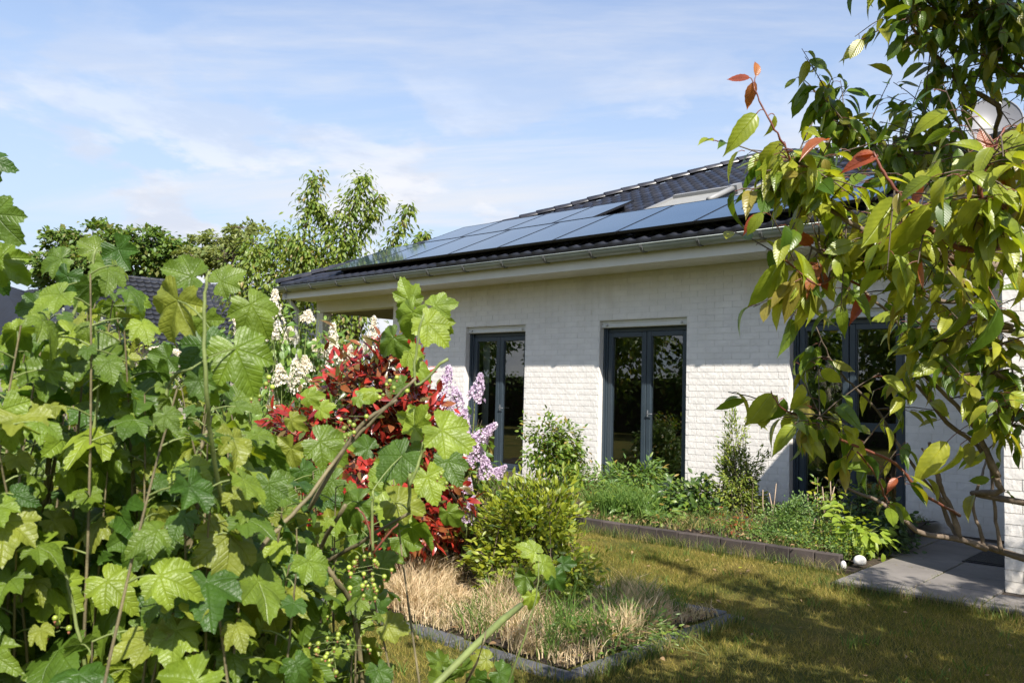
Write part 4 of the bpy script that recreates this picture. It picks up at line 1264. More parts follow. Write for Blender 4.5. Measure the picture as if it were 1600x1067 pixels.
# red photinia
ph = shrub('photinia_bush', 'glossy red leaved photinia bush in the middle of the garden', 'shrub', at_z(735, 885, LZ),
    [pxblob(600, 560, 42, 40, 5.6), pxblob(555, 590, 60, 35, 5.7), pxblob(500, 640, 70, 45, 5.7), pxblob(640, 660, 70, 60, 5.6), pxblob(440, 680, 60, 50, 5.7, 1.2), pxblob(520, 570, 60, 30, 5.7), pxblob(560, 720, 110, 70, 5.6, 1.6), pxblob(500, 830, 70, 50, 5.7), pxblob(610, 800, 80, 55, 5.6, 1.1), pxblob(690, 790, 32, 60, 5.6, .35), pxblob(440, 650, 50, 35, 5.7, .8), pxblob(585, 520, 20, 22, 5.6, .25), pxblob(625, 545, 14, 25, 5.6, .2)],
    200, 6000, P_LAN+[ovate(.38, 4, .3, .35)], .105, ['photinia', 'photgreen'], matw=[.78, .22], droop=-.15, nz=.9, stemmat='twig', stemr=.006, spread=.045, tfrom=.5, roots=.09)
# bare trunk foot of the photinia
mb = MB(); rb = at_z(735, 885, LZ)
for k in range(5):
    a = rb+np.array([rng.normal()*.05, rng.normal()*.05, 0]); mb.tube(curve(a, a+np.array([0, 0, .3]), at(700+rng.uniform(-60, 30), 770, 5.7), 6), list(np.linspace(.022, .012, 6)), 6, False)
mb.build('trunk', MAT['twig'], ph)

# purple lilac
pl = shrub('purple_lilac', 'purple flowering lilac in front of the left window', 'shrub', gbase(720, 900, 6.3),
    [pxblob(690, 660, 45, 40, 6.2), pxblob(750, 650, 28, 50, 6.2, .5), pxblob(740, 740, 45, 60, 6.2), pxblob(730, 800, 45, 50, 6.1, .8)], 45, 420, P_OVA, .075, ['lilacleaf', 'rose'], matw=[.7, .3], droop=.3, stemmat='twig', stemr=.007)
panicles(pl, [(690, 640, 702, 572, 46), (668, 650, 655, 595, 34), (715, 660, 712, 605, 40), (690, 668, 680, 620, 50), (640, 620, 652, 590, 20), (742, 625, 752, 584, 28), (745, 690, 775, 662, 28), (745, 725, 742, 680, 34), (762, 745, 756, 712, 30), (775, 742, 790, 728, 18),
              (705, 735, 698, 700, 30), (680, 715, 690, 695, 26), (728, 765, 733, 748, 20), (738, 790, 741, 776, 18), (730, 812, 734, 796, 22), (640, 752, 634, 738, 18), (720, 680, 726, 640, 34)], 6.0, 'lilac', 260, .027)

# azalea in the square bed
shrub('azalea_shrub', 'yellow-green azalea shrub in the square bed', 'shrub', at_z(822, 935, LZ),
    [pxblob(790, 800, 55, 45, 5.9), pxblob(850, 785, 66, 44, 5.9), pxblob(800, 760, 20, 30, 5.9, .25), pxblob(880, 755, 16, 26, 5.9, .2), pxblob(835, 860, 80, 50, 5.8, 1.4), pxblob(880, 830, 42, 50, 5.9), pxblob(770, 870, 40, 45, 5.8), pxblob(905, 880, 34, 35, 5.8, .6), pxblob(840, 925, 75, 25, 5.6, .9), pxblob(905, 930, 25, 20, 5.7, .3)],
    210, 7500, P_SM+P_LAN, .058, ['azalea'], droop=-.45, nz=.7, stemr=.006, spread=.05, tfrom=.5)

# rose on the wall
shrub('rose_bush', 'small leaved climbing rose against the wall between the left two windows', 'shrub', (-7.35, 9.55, .05),
    [pxblob(840, 665, 30, 25, 11.0), pxblob(885, 680, 30, 26, 11.0), pxblob(850, 710, 42, 30, 10.8), pxblob(870, 745, 45, 25, 10.6), pxblob(825, 700, 15, 30, 10.8, .4)], 90, 3400, P_SM, .072, ['rose'], spread=.05, droop=.2, stemmat='greenstem', stemr=.005)

# plants of the raised bed
def bedp(x, y, Y=8.4): return at_y(x, y, Y)
def spx(x, y, rx_, ry, Y, w=1.):
    p = at_y(x, y, Y); d = project(p)[2]; return (p, (rx_*d/FPX, .30, ry*d/FPX), w)
def root(x, Y, z=.06):
    p = at_y(x, 800, Y); return (p[0], p[1], z)
GP = 'plants in the raised bed'
shrub('yew_shrub', 'upright yellow-green yew with tall shoots in front of the wall', 'shrub', root(1155, 8.55),
    [spx(1147, 660, 9, 30, 8.55, .7), spx(1130, 700, 8, 28, 8.55, .6), spx(1182, 712, 9, 18, 8.55, .4), spx(1150, 730, 30, 35, 8.55, 1.1), spx(1155, 775, 42, 35, 8.5, 1.8), spx(1120, 745, 10, 25, 8.5, .4)],
    110, 5200, P_LAN, .045, ['yew'], droop=-.5, nz=.5, spread=.02, stemr=.006, tfrom=.35, group=GP)
shrub('dark_shrub', 'dark green peony clump between the middle window and the yew', 'shrub', root(1085, 8.3), [spx(1060, 780, 26, 24, 8.3), spx(1100, 775, 32, 28, 8.4), spx(1085, 805, 42, 22, 8.1)], 80, 2200, P_OVA, .075, ['dark', 'rose'], matw=[.65, .35], group=GP, droop=.2)
shrub('small_shrub', 'light green leafy shrub under the middle window', 'shrub', root(985, 8.7), [spx(985, 750, 45, 26, 8.9), spx(1020, 745, 22, 22, 8.9), spx(930, 745, 36, 25, 9.0), spx(960, 785, 50, 25, 8.3)], 120, 3600, P_LAN, .075, ['herb', 'rose'], matw=[.6, .4], group=GP, droop=.2, stemmat='greenstem')
shrub('herb_clump', 'soft ferny herb clump right of the yew', 'plant', root(1225, 7.9), [spx(1215, 815, 40, 28, 7.8), spx(1250, 805, 35, 32, 7.9), spx(1190, 840, 30, 16, 7.5)], 110, 4200, P_DIA, .028, ['herb'], droop=-.1, spread=.03, group=GP, stemmat='greenstem', stemr=.003)
shrub('herb_clump', 'low feathery green clump at the right of the raised bed beside the fresh leaves', 'plant', root(1290, 7.7), [spx(1285, 825, 36, 25, 7.7), spx(1255, 845, 40, 14, 7.4), spx(1330, 855, 26, 12, 7.4)], 90, 2600, P_DIA, .03, ['herb', 'azalea'], matw=[.7, .3], droop=-.1, spread=.03, group=GP, stemmat='greenstem', stemr=.003)
hy = shrub('hydrangea_bush', 'hydrangea with bright fresh leaves near the end of the raised bed', 'shrub', root(1345, 7.75), [spx(1345, 828, 40, 20, 7.7), spx(1320, 805, 18, 24, 7.8, .5), spx(1372, 838, 22, 14, 7.7, .5)], 26, 190, P_OVA, .095, ['fresh'], droop=0.1, nz=.45, group=GP, stemmat='greenstem', stemr=.004)
dh = shrub('hydrangea_bush', 'old hydrangea with bare cut stems and new leaves in front of the terrace door', 'shrub', root(1300, 8.3), [spx(1282, 765, 14, 22, 8.3), spx(1310, 770, 24, 22, 8.3), spx(1275, 790, 15, 16, 8.3, .5)], 24, 420, P_SM, .055, ['azalea', 'rose'], matw=[.5, .5], droop=0, group=GP, stemmat='drystem', stemr=.005)
mb = MB()
for (x, y0, x1, y1) in ((1296, 800, 1297, 745), (1288, 805, 1285, 760), (1280, 805, 1272, 768), (1300, 800, 1304, 760), (1268, 800, 1262, 772), (1205, 800, 1213, 755), (1196, 800, 1192, 765), (1210, 805, 1202, 770)):
    a = at_y(x, y0+15, 8.2); b_ = at_y(x1, y1, 8.2); mb.tube([a, (a+b_)/2+rng.normal(size=3)*.01, b_], [.006, .006, .005], 5)
mb.build('cut_stem', MAT['drystem'], dh)
shrub('dark_shrub', 'dark shaded shrub at the foot of the terrace door', 'shrub', root(1375, 8.4), [spx(1350, 790, 34, 32, 8.5), spx(1390, 815, 30, 32, 8.4), spx(1380, 845, 36, 20, 8.1)], 70, 1700, P_OVA, .06, ['dark'], group=GP, droop=.2)
shrub('low_herb', 'small reddish leaved perennial at the left end of the raised bed by the lilac', 'plant', root(905, 8.6), [spx(905, 775, 40, 22, 8.4), spx(880, 790, 30, 18, 8.2)], 60, 1300, P_SM, .05, ['rose', 'herb'], matw=[.6, .4], group=GP)

shrub('leafy_perennial', 'leafy mid green perennial with reddish tips left of the dark peony clump', 'plant', root(1020, 8.0), [spx(1015, 790, 45, 24, 8.0), spx(960, 800, 40, 20, 7.7), spx(1050, 820, 30, 16, 7.6)], 80, 2000, P_LAN, .07, ['rose', 'herb'], matw=[.5, .5], group=GP, droop=.2, stemmat='greenstem', stemr=.003)
shrub('brown_perennial', 'half dead brownish perennial below the yew', 'plant', root(1140, 7.7), [spx(1130, 825, 35, 18, 7.6), spx(1165, 835, 25, 14, 7.5)], 60, 900, P_LAN, .05, ['rose', 'cherryred'], matw=[.7, .3], group=GP, droop=.4, stemmat='drystem', stemr=.003)

# blades: one numpy builder for all grasses
def blades(name, base, h, w, lean, mat, segs=2, parent=None, label=None, cat=None, curl=.5):
    n_ = len(base); base = np.asarray(base, float)
    ang = rng.random(n_)*2*math.pi; d = np.stack([np.cos(ang), np.sin(ang), np.zeros(n_)], 1)
    wa = rng.random(n_)*math.pi; wd = np.stack([np.cos(wa), np.sin(wa), np.zeros(n_)], 1)
    rows = []
    for k in range(segs+1):
        t = k/segs
        c = base+UP*(h*(t-curl*lean*t*t*.6))[:, None]+d*(h*lean*t*t)[:, None]
        if k < segs:
            hw = (w*.5*(1-.55*t))[:, None]
            rows += [c-wd*hw, c+wd*hw]
        else: rows.append(c)
    V = np.stack(rows, 1); m = V.shape[1]; T = []
    for k in range(segs-1): T += [(2*k, 2*k+1, 2*k+3), (2*k, 2*k+3, 2*k+2)]
    T.append((2*segs-2, 2*segs-1, 2*segs)); T = np.array(T)
    TT = (T[None]+(np.arange(n_)*m)[:, None, None]).reshape(-1, 3)
    off = wloc(parent) if parent is not None else np.zeros(3)
    o = link(name, tri_mesh(name, V.reshape(-1, 3)-off, TT, None, True, [MAT[mat]]), parent)
    o['kind'] = 'stuff'
    if label: o['label'] = label; o['category'] = cat
    return o
def pts(n, x0, x1, y0, y1, z, keep=None):
    P = np.stack([rng.uniform(x0, x1, n), rng.uniform(y0, y1, n), np.full(n, z)], 1)
    return P if keep is None else P[keep(P)]
def lawn_keep(P):
    bed = (P[:, 0] > X0-.08) & (P[:, 0] < X1+.08) & (P[:, 1] > Y0-.07) & (P[:, 1] < Y1+.09)
    bed |= (P[:, 0] > X1) & (P[:, 0] < X1+.43) & (abs(P[:, 1]-(Y1-.01)) < .075)
    te = (P[:, 0] > -2.52) & (P[:, 1] > 6.46)
    rb_ = (P[:, 1] > 7.0)
    pat = np.sin(P[:, 0]*3.1+1.7*np.sin(P[:, 1]*2.3))+np.sin(P[:, 1]*4.3+np.sin(P[:, 0]*5.1))
    return ~(bed | te | rb_) & (rng.random(len(P)) < .62+.22*pat)
G = pts(330000, -6.4, 1.6, 2.0, 7.0, LZ, lawn_keep)
blades('grass', G, rng.uniform(.018, .05, len(G))*(1+.5*(rng.random(len(G)) > .93)), rng.uniform(.0025, .0045, len(G)), rng.uniform(.2, 1.0, len(G)), 'blade', 1, None, 'short mossy yellow-green lawn grass around the square bed', 'grass')
# longer tufts along edges of slabs and stones
E_ = np.concatenate([pts(2600, -2.6, 2.0, 6.36, 6.48, LZ), pts(900, X0, X1+.1, Y0-.10, Y0-.05, LZ), pts(900, X1+.06, X1+.12, Y0, Y1, LZ), pts(1800, -5.4, -2.6, 6.95, 7.03, LZ)])
blades('edge_grass', E_, rng.uniform(.04, .16, len(E_)), rng.uniform(.003, .005, len(E_)), rng.uniform(.2, .9, len(E_)), 'mixblade', 2, None, 'longer grass tufts growing along the slab and edging joints', 'grass')
def tufts(n, per, x0, x1, y0, y1, z, sp, keep=None):
    C_ = pts(n, x0, x1, y0, y1, z, keep); P = np.repeat(C_, per, 0); P[:, :2] += rng.normal(size=(len(P), 2))*sp; return P
T1 = tufts(620, 30, -5.0, -2.68, Y0+.08, Y1-.08, LZ+.03, .035)
blades('dry_grass', T1, rng.uniform(.07, .34, len(T1))*(.68+.4*np.sin(T1[:, 0]*7+T1[:, 1]*5))*np.where(T1[:, 0] < -3.5, 1.0, .75), rng.uniform(.004, .007, len(T1)), rng.uniform(.15, 1.2, len(T1)), 'straw', 3, None, 'dry straw coloured grass filling the square bed', 'grass', .7)
T2_ = tufts(42, 20, -3.7, -2.70, Y0+.15, Y1-.15, LZ+.03, .04)
blades('green_tufts', T2_, rng.uniform(.10, .34, len(T2_)), rng.uniform(.004, .008, len(T2_)), rng.uniform(.2, 1.0, len(T2_)), 'greenblade', 3, None, 'green grass tufts standing among the straw in the square bed', 'grass', .5)
def litter(name, P, size, mats, label):
    t = empty(name, (P[:, 0].mean(), P[:, 1].mean(), 0), None, None, None, 'stuff')
    t['label'] = label; t['category'] = 'leaves'
    n_ = len(P); M = frames(P, rand_unit(n_)*np.array([1, 1, .15]), UP+rng.normal(size=(n_, 3))*.35, size*rng.uniform(.4, 1.2, n_))
    pieces(t, 'dead_leaf', P_OVA, M, [MAT[m] for m in mats], 'fallen_leaves', 0, matsel=rng.integers(0, len(mats), n_))
MAT['dead'] = leafmat('dead_leaf', (.16, .09, .04), (.36, .24, .12), .1, .7, 'none')
LL = np.concatenate([pts(900, -5.2, X1-.05, Y0+.05, Y1-.05, LZ+.05), pts(800, -7.5, -2.75, 7.15, 8.4, .10)])
litter('bed_litter', LL, .045, ['dead'], 'dry brown leaves and bits lying in the planted beds')
LL = pts(420, -5.0, 1.0, 2.6, 7.0, LZ+.03, lawn_keep)
litter('lawn_litter', LL, .035, ['dead', 'dead', 'cherrypale'], 'small fallen leaves scattered over the lawn')
# coarse weeds standing out of the lawn
W_ = tufts(170, 14, -4.8, .8, 2.6, 6.9, LZ, .035, lawn_keep)
blades('lawn_weeds', W_, rng.uniform(.04, .11, len(W_)), rng.uniform(.004, .008, len(W_)), rng.uniform(.3, 1.2, len(W_)), 'greenblade', 2, None, 'coarser green tufts standing out of the short lawn', 'grass')
shrub('bed_weeds', 'low green weeds at the right corner of the square bed', 'plant', at_z(1000, 985, LZ), [(at_z(990, 975, .02), (.3, .25, .09), 1), (at_z(930, 1000, .02), (.28, .22, .07), .7)], 90, 1700, P_LAN, .04, ['herb', 'rose', 'dead'], matw=[.55, .3, .15], droop=-.1, spread=.03, roots=.2, stemmat='greenstem', stemr=.002)
JM = np.concatenate([np.stack([rng.normal(xj, .008, 500), rng.uniform(6.48, 9.6, 500), np.full(500, -.012)], 1) for xj in (-2.5, -2.0, -1.5)]+[np.stack([rng.uniform(-2.5, .5, 350), rng.normal(yj, .008, 350), np.full(350, -.012)], 1) for yj in (6.97, 7.47, 7.97)])
JM = JM[(np.sin(JM[:, 0]*9+JM[:, 1]*7)+rng.random(len(JM))*2 > 1.1) & ((JM[:, 0] < -1.5) | (JM[:, 1] < 7.1))]
blades('joint_moss', JM, rng.uniform(.012, .04, len(JM)), rng.uniform(.003, .006, len(JM)), rng.uniform(.3, 1.2, len(JM)), 'mixblade', 1, None, 'moss and seedlings in the joints of the terrace slabs', 'moss')
# iris leaves
ir = empty('iris_plant', at_z(958, 962, LZ), 'young iris with upright sword leaves at the right of the square bed', 'plant')
b0 = wloc(ir)
for (x, y, w) in ((943, 890, .018), (965, 905, .016), (975, 918, .015), (950, 925, .014), (985, 935, .013), (930, 915, .014)):
    tip = at(x, y, project(b0)[2]); s = MB(); mid_ = (b0+tip)/2+np.array([rng.normal()*.01, 0, .03]); cvx = curve(b0+np.array([rng.normal()*.02, rng.normal()*.02, 0]), mid_, tip, 7)
    wd = AX[0]*.8+AX[2]*rng.normal()*.5
    wd = norm(wd); s.sheet([[c-wd*w*(1-(i/6)**2)*.5, c+np.array([0, 0, 0])+AX[2]*.004, c+wd*w*(1-(i/6)**2)*.5] for i, c in enumerate(cvx)]); s.build('leaf', MAT['greenblade'], ir)
# raised-bed ground cover and day-lily leaves
GC = pts(22000, -9.5, -2.72, 7.13, 9.7, .05)
zz = .04+.05*np.sin(GC[:, 0]*3+GC[:, 1])+.03*np.sin(GC[:, 0]*7.7-GC[:, 1]*5); GC[:, 2] = np.maximum(zz, 0)+.0
GC = GC[(np.sin(GC[:, 0]*5+GC[:, 1]*3)+rng.random(len(GC))*2) > .3]
blades('ground_cover', GC, rng.uniform(.04, .17, len(GC)), rng.uniform(.006, .013, len(GC)), rng.uniform(.3, 1.1, len(GC)), 'mixblade', 2, None, 'low mixed weeds and grasses covering the raised bed', 'ground cover')
gcl = tufts(26, 45, *sorted((root(930, 8.0)[0], root(1045, 8.0)[0])), 7.5, 8.4, .06, .05)
blades('day_lily', gcl, rng.uniform(.18, .38, len(gcl)), rng.uniform(.008, .014, len(gcl)), rng.uniform(.3, .9, len(gcl)), 'greenblade', 4, None, 'arching day lily leaves at the left of the raised bed', 'plant')
# white stone and small white chip by the terrace corner
def lump(name, c, r, label, cat, mat='stone', sq=(1, 1, .85), seed=1):
    r_ = random.Random(seed); V = []; F = []; nu, nv = 14, 9
    for j in range(nv+1):
        for i in range(nu):
            th = math.pi*j/nv; ph_ = 2*math.pi*i/nu; k = 1+.08*math.sin(3*ph_+seed)*math.sin(th)+r_.uniform(-.03, .03)*(0 < j < nv)
            V.append((c[0]+r*k*sq[0]*math.sin(th)*math.cos(ph_), c[1]+r*k*sq[1]*math.sin(th)*math.sin(ph_), c[2]+r*k*sq[2]*math.cos(th)))
    for j in range(nv):
        for i in range(nu): F.append((j*nu+i, (j+1)*nu+i, (j+1)*nu+(i+1) % nu, j*nu+(i+1) % nu))
    o = MB().add(V, F, True).build(name, MAT[mat], at=c); tag(o, label, cat); return o
c = at_z(1343, 884, 0); lump('garden_stone', (c[0], c[1], .045), .052, 'round whitish stone lying at the terrace edge beside the bed wall', 'stone')
c = at_z(1318, 893, LZ); lump('broken_shell', (c[0], c[1], .0), .03, 'small white chip at the end of the dark block wall', 'stone', sq=(.8, .8, 1.4), seed=3)
c = at_z(788, 945, 0.0); 
dl = shrub('dead_leaf_sprig', 'rusty brown dead leaf caught in the straw below the azalea', 'leaf', at(788, 948, 5.2), [(at(788, 940, 5.2), (.03, .03, .02), 1)], 3, 8, P_OVA, .05, ['cherryred'], spread=.012, roots=.01, stemr=.002)

# ------------------------------------------------------------------ foreground currant bushes
def inpoly(x, y, poly):
    c = False; n_ = len(poly)
    for i in range(n_):
        x1, y1 = poly[i]; x2, y2 = poly[(i+1) % n_]
        if (y1 > y) != (y2 > y) and x < (x2-x1)*(y-y1)/(y2-y1)+x1: c = not c
    return c
def crom(w, m):
    w = [np.asarray(p, float) for p in w]; e = [2*w[0]-w[1]]+w+[2*w[-1]-w[-2]]; out = []
    for i in range(1, len(e)-2):
        p0, p1, p2, p3 = e[i-1:i+3]
        for q in np.linspace(0, 1, m+1)[:-1]:
            out.append(.5*(2*p1+(p2-p0)*q+(2*p0-5*p1+4*p2-p3)*q*q+(3*p1-p0-3*p2+p3)*q**3))
    out.append(w[-1]); return np.array(out)
def petiole(mb, node, base):
    mb.tube(curve(node, (node+base)/2+UP*.01, base, 4), [.0016, .0014, .0012, .0011], 4, False)
LW = .098
def hero(lst):
    """(x, y, width px, direction in the picture in degrees, brightness class, tilt) -> matrices"""
    P = []; D = []; N = []; S = []; ms = []
    for e in lst:
        x, y, w, ang, mcl = e[:5]; tilt = e[5] if len(e) > 5 else (rng.normal()*.3, .45+rng.normal()*.2)
        w *= .9; d = FPX*LW/w; p = at(x, y, d)
        a = math.radians(ang)
        dr = AX[0]*math.cos(a)+AX[1]*math.sin(a)-AX[2]*rng.uniform(-.1, .35)
        nn = -AX[2]*.85+AX[0]*tilt[0]+AX[1]*tilt[1]
        P.append(p); D.append(dr); N.append(nn); S.append(LW*rng.uniform(.95, 1.1)); ms.append(mcl)
    return P, D, N, S, ms
def currant(label, root_px, d0, stems, heroes, poly, nst, dr, per, berries, density_lit=.3, hfrac=(.2, 1), seed=1):
    rt = gbase(*root_px, d0)
    t = empty('currant_bush', rt, label, 'bush', 'blackcurrant bushes in the foreground')
    for st in stems:                                   # stems one can follow in the photograph
        ptsw = [at(x, y, d) for x, y, d in st[0]]
        seg = crom(ptsw, 5); seg = seg+rng.normal(size=seg.shape)*.001
        MB().tube(seg, list(np.linspace(st[1], st[2], len(seg))), 8).build('stem', MAT[st[3] if len(st) > 3 else 'stem'], t)
    P, D, N, S, ms = hero(heroes)
    mb = MB(); allstem = [np.array(at(x, y, d)) for st in stems for x, y, d in st[0]]
    for p in P:
        if allstem:
            q = min(allstem, key=lambda s_: np.linalg.norm(s_-p))
            if np.linalg.norm(q-p) < .16: petiole(mb, q, p)
    # the body of the bush: canes from the ground with leaves at their nodes
    made = 0; xs_ = [p[0] for p in poly]; ys_ = [p[1] for p in poly]; cane = MB(); BP = []
    while made < nst:
        x, y = random.uniform(min(xs_), max(xs_)), min(ys_)+(max(ys_)-min(ys_))*random.random()**1.15
        if not inpoly(x, y, poly): continue
        d = random.uniform(*dr); tip = at(x, y, d)
        if tip[2] < .25: continue
        if tip[2] > 1.85: continue
        made += 1
        b0 = np.array([tip[0]*.8+rt[0]*.2+rng.normal()*.12, tip[1]*.8+rt[1]*.2+rng.normal()*.12, LZ])
        cvv = curve(b0, b0*.45+tip*.55+np.array([rng.normal()*.06, rng.normal()*.06, .15]), tip, 10)
        cane.tube(cvv, list(np.linspace(.0045, .0014, 10)), 5, False)
        L = np.linalg.norm(tip-b0); n_ = int(L*per)
        for k in range(n_):
            tt = 1-(k/n_)**1.15*.85; i = min(int(tt*9), 8); f = tt*9-i; node = cvv[i]*(1-f)+cvv[i+1]*f
            az = k*2.4+random.random(); o = np.array([math.cos(az), math.sin(az), .25])
            base = node+o*random.uniform(.03, .07)
            q = project(base)
            if q is None or q[2] < 1.0: continue
            if q[1] < 1200 and q[0] > -100 and not inpoly(q[0], q[1]+6, poly) and q[0] > 0: 
                if not inpoly(q[0]-25, q[1]+30, poly): continue
            petiole(mb, node, base)
            P.append(base); D.append(o*.9+np.array([0, 0, -.75])+rng.normal(size=3)*.3)
            tc_ = norm(CAMP-base)
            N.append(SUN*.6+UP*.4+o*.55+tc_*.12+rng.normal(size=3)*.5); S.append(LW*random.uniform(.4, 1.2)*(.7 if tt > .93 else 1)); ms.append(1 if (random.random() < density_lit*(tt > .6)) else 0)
    cane.build('cane', MAT['stem'], t)['kind'] = 'stuff'
    mb.build('leaf_stalk', MAT['greenstem'], t)['kind'] = 'stuff'
    Sq = np.array(S)[:, None]*np.stack([rng.uniform(.85, 1.08, len(S)), np.ones(len(S)), rng.uniform(.5, 1.7, len(S))], 1)
    M = frames(np.array(P), np.array(D), np.array(N), Sq)
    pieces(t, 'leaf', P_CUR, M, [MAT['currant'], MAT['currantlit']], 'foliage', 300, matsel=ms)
    # berries on hanging strigs
    ic = MB(); V = []; nu, nv = 8, 5
    for j in range(nv+1):
        for i in range(nu): th = math.pi*j/nv; V.append((math.sin(th)*math.cos(2*math.pi*i/nu), math.sin(th)*math.sin(2*math.pi*i/nu), math.cos(th)))
    T = []
    for j in range(nv):
        for i in range(nu):
            a, b_, c_, d_ = j*nu+i, (j+1)*nu+i, (j+1)*nu+(i+1) % nu, j*nu+(i+1) % nu; T += [(a, b_, c_), (a, c_, d_)]
    proto = (np.array(V)*.5, np.array(T), None); tipm = (np.array(V)*np.array([.22, .22, .35])+np.array([0, 0, -.62]), np.array(T), None)
    MM = []; sel = []; sm = MB()
    for (x, y, w, cnt, dd) in berries:
        top = at(x, y, dd); prev = top
        for k in range(cnt):
            p = top+AX[0]*rng.normal()*w*dd/FPX*.5-UP*(k/cnt)*w*dd/FPX*1.5+AX[2]*rng.normal()*.008
            s = .0085*random.uniform(.8, 1.15); m = np.eye(4); m[:3, :3] *= s; m[:3, 3] = p; MM.append(m); sel.append(0); MM.append(m.copy()); sel.append(1)
            sm.tube([top-UP*(k/cnt)*w*dd/FPX*1.2, p], .0006, 3, False)
    if MM:
        sm.build('berry_stalk', MAT['greenstem'], t)['kind'] = 'stuff'
        pieces(t, 'berry', [proto, tipm], np.array(MM), [MAT['berry'], MAT['berryred']], 'berries', 300, which=sel, matsel=sel, minpx=.5)
    return t

currant('large blackcurrant bush filling the lower left with broad lobed leaves', (60, 1300), 1.9,
    [([(75, 1000, 1.6), (70, 800, 1.5), (82, 680, 1.5), (80, 620, 1.5)], .0055, .004), ([(60, 620, 1.5), (100, 520, 1.5), (140, 440, 1.5), (150, 390, 1.5)], .004, .002, 'greenstem'), ([(140, 720, 1.4), (150, 640, 1.4), (160, 560, 1.4)], .003, .002, 'greenstem'),
     ([(60, 870, 1.5), (100, 640, 1.5)], .004, .003), ([(138, 1060, 1.3), (110, 930, 1.3), (95, 880, 1.3)], .003, .002, 'greenstem')],
    [(105, 432, 66, -110, 0), (168, 418, 62, -75, 0), (150, 392, 48, 150, 0), (185, 390, 72, -55, 0), (95, 405, 60, -160, 0), (212, 468, 50, -70, 1), (128, 462, 46, -100, 0), (62, 480, 60, -170, 0), (30, 520, 70, -150, 1),
     (-8, 335, 95, -50, 0), (0, 405, 90, -40, 1), (-25, 250, 70, -5, 0), (-10, 425, 60, -60, 0), (60, 552, 82, -100, 1), (5, 640, 115, -80, 1), (185, 615, 70, -40, 0), (120, 625, 55, -90, 1), (155, 735, 95, -70, 1), (215, 640, 80, -50, 1), (95, 850, 98, -140, 0), (130, 850, 80, -40, 0), (50, 700, 80, -60, 0),
     (30, 590, 70, -60, 1), (100, 560, 60, -80, 0), (20, 860, 90, -120, 0), (60, 960, 85, -110, 0), (20, 980, 90, -60, 0), (170, 930, 90, -150, 0), (120, 920, 70, -60, 1), (40, 780, 85, -60, 0), (190, 840, 90, -70, 0), (110, 1030, 95, -150, 0), (60, 1040, 70, -80, 0)],
    [(-160, 540), (-80, 500), (0, 520), (40, 500), (90, 430), (130, 400), (185, 420), (190, 500), (210, 570), (250, 640), (260, 1067), (260, 1400), (-160, 1400)], 150, (1.2, 2.4), 17,
    [(100, 570, 26, 7, 1.45), (75, 620, 22, 6, 1.45), (20, 760, 24, 7, 1.4), (95, 960, 24, 6, 1.3), (170, 540, 22, 5, 1.5), (60, 850, 22, 6, 1.5)])
currant('blackcurrant bush in the centre left with one tall shoot topped by drooping leaves', (350, 1300), 1.9,
    [([(350, 800, 1.3), (328, 680, 1.2), (322, 600, 1.15), (318, 500, 1.15), (322, 440, 1.15), (328, 425, 1.15)], .0036, .0018, 'greenstem'), ([(255, 1080, 1.32), (268, 965, 1.3), (290, 880, 1.3), (305, 790, 1.3), (306, 730, 1.32), (330, 650, 1.35)], .008, .003),
     ([(350, 990, 1.4), (378, 900, 1.4), (410, 850, 1.4), (470, 790, 1.45), (540, 700, 1.5), (600, 640, 1.5), (650, 590, 1.5)], .0048, .0025), ([(255, 640, 1.3), (270, 590, 1.3), (300, 575, 1.2)], .003, .002, 'greenstem'), ([(700, 560, 1.6), (650, 600, 1.6), (652, 540, 1.6), (660, 490, 1.6)], .003, .002, 'greenstem'),
     ([(352, 1010, 1.3), (340, 1040, 1.3), (330, 1120, 1.3)], .006, .006), ([(480, 800, 1.5), (560, 670, 1.5), (620, 625, 1.5)], .0045, .003)],
    [(278, 470, 118, -112, 0, (-.15, .5)), (318, 540, 112, -80, 0, (.1, .3)), (345, 440, 64, 30, 0), (392, 476, 96, -55, 0, (.3, .4)), (300, 432, 74, 165, 0), (368, 545, 112, -60, 1, (.2, .5)), (320, 500, 84, -100, 0), (262, 560, 70, -150, 0), (318, 590, 80, -85, 1),
     (325, 735, 84, -95, 0), (268, 680, 74, -60, 1), (232, 640, 82, -55, 0), (372, 622, 72, -30, 0), (355, 665, 80, -60, 0), (410, 885, 96, -35, 1), (250, 850, 90, -60, 0), (300, 910, 60, -90, 0), (330, 850, 80, -40, 0), (378, 990, 90, -60, 1), (440, 880, 70, -30, 0), (270, 1020, 80, -60, 0),
     (420, 745, 70, -140, 0), (470, 735, 62, -60, 0), (500, 690, 80, -30, 0), (455, 700, 70, -120, 0), (540, 690, 46, 0, 1), (480, 620, 46, 10, 1), (510, 770, 60, -60, 0), (455, 800, 76, -110, 0), (520, 820, 70, -150, 0),
     (645, 488, 76, -120, 1, (-.1, .5)), (668, 505, 80, -45, 1, (.2, .5)), (640, 470, 60, 110, 1), (680, 478, 56, 10, 1), (615, 528, 60, -135, 0), (640, 550, 52, -70, 1), (652, 575, 46, -20, 1), (690, 500, 46, -60, 1), (630, 600, 40, -150, 0), (585, 612, 44, 160, 1)],
    [(230, 600), (300, 590), (370, 630), (395, 720), (430, 800), (480, 850), (470, 900), (470, 1400), (230, 1400)], 115, (1.2, 2.4), 17,
    [(400, 590, 26, 8, 1.4), (290, 720, 22, 7, 1.35), (320, 890, 24, 7, 1.35), (290, 970, 22, 5, 1.3), (545, 650, 26, 8, 1.5), (405, 890, 18, 6, 1.45), (620, 590, 28, 8, 1.6), (330, 860, 18, 6, 1.3)])
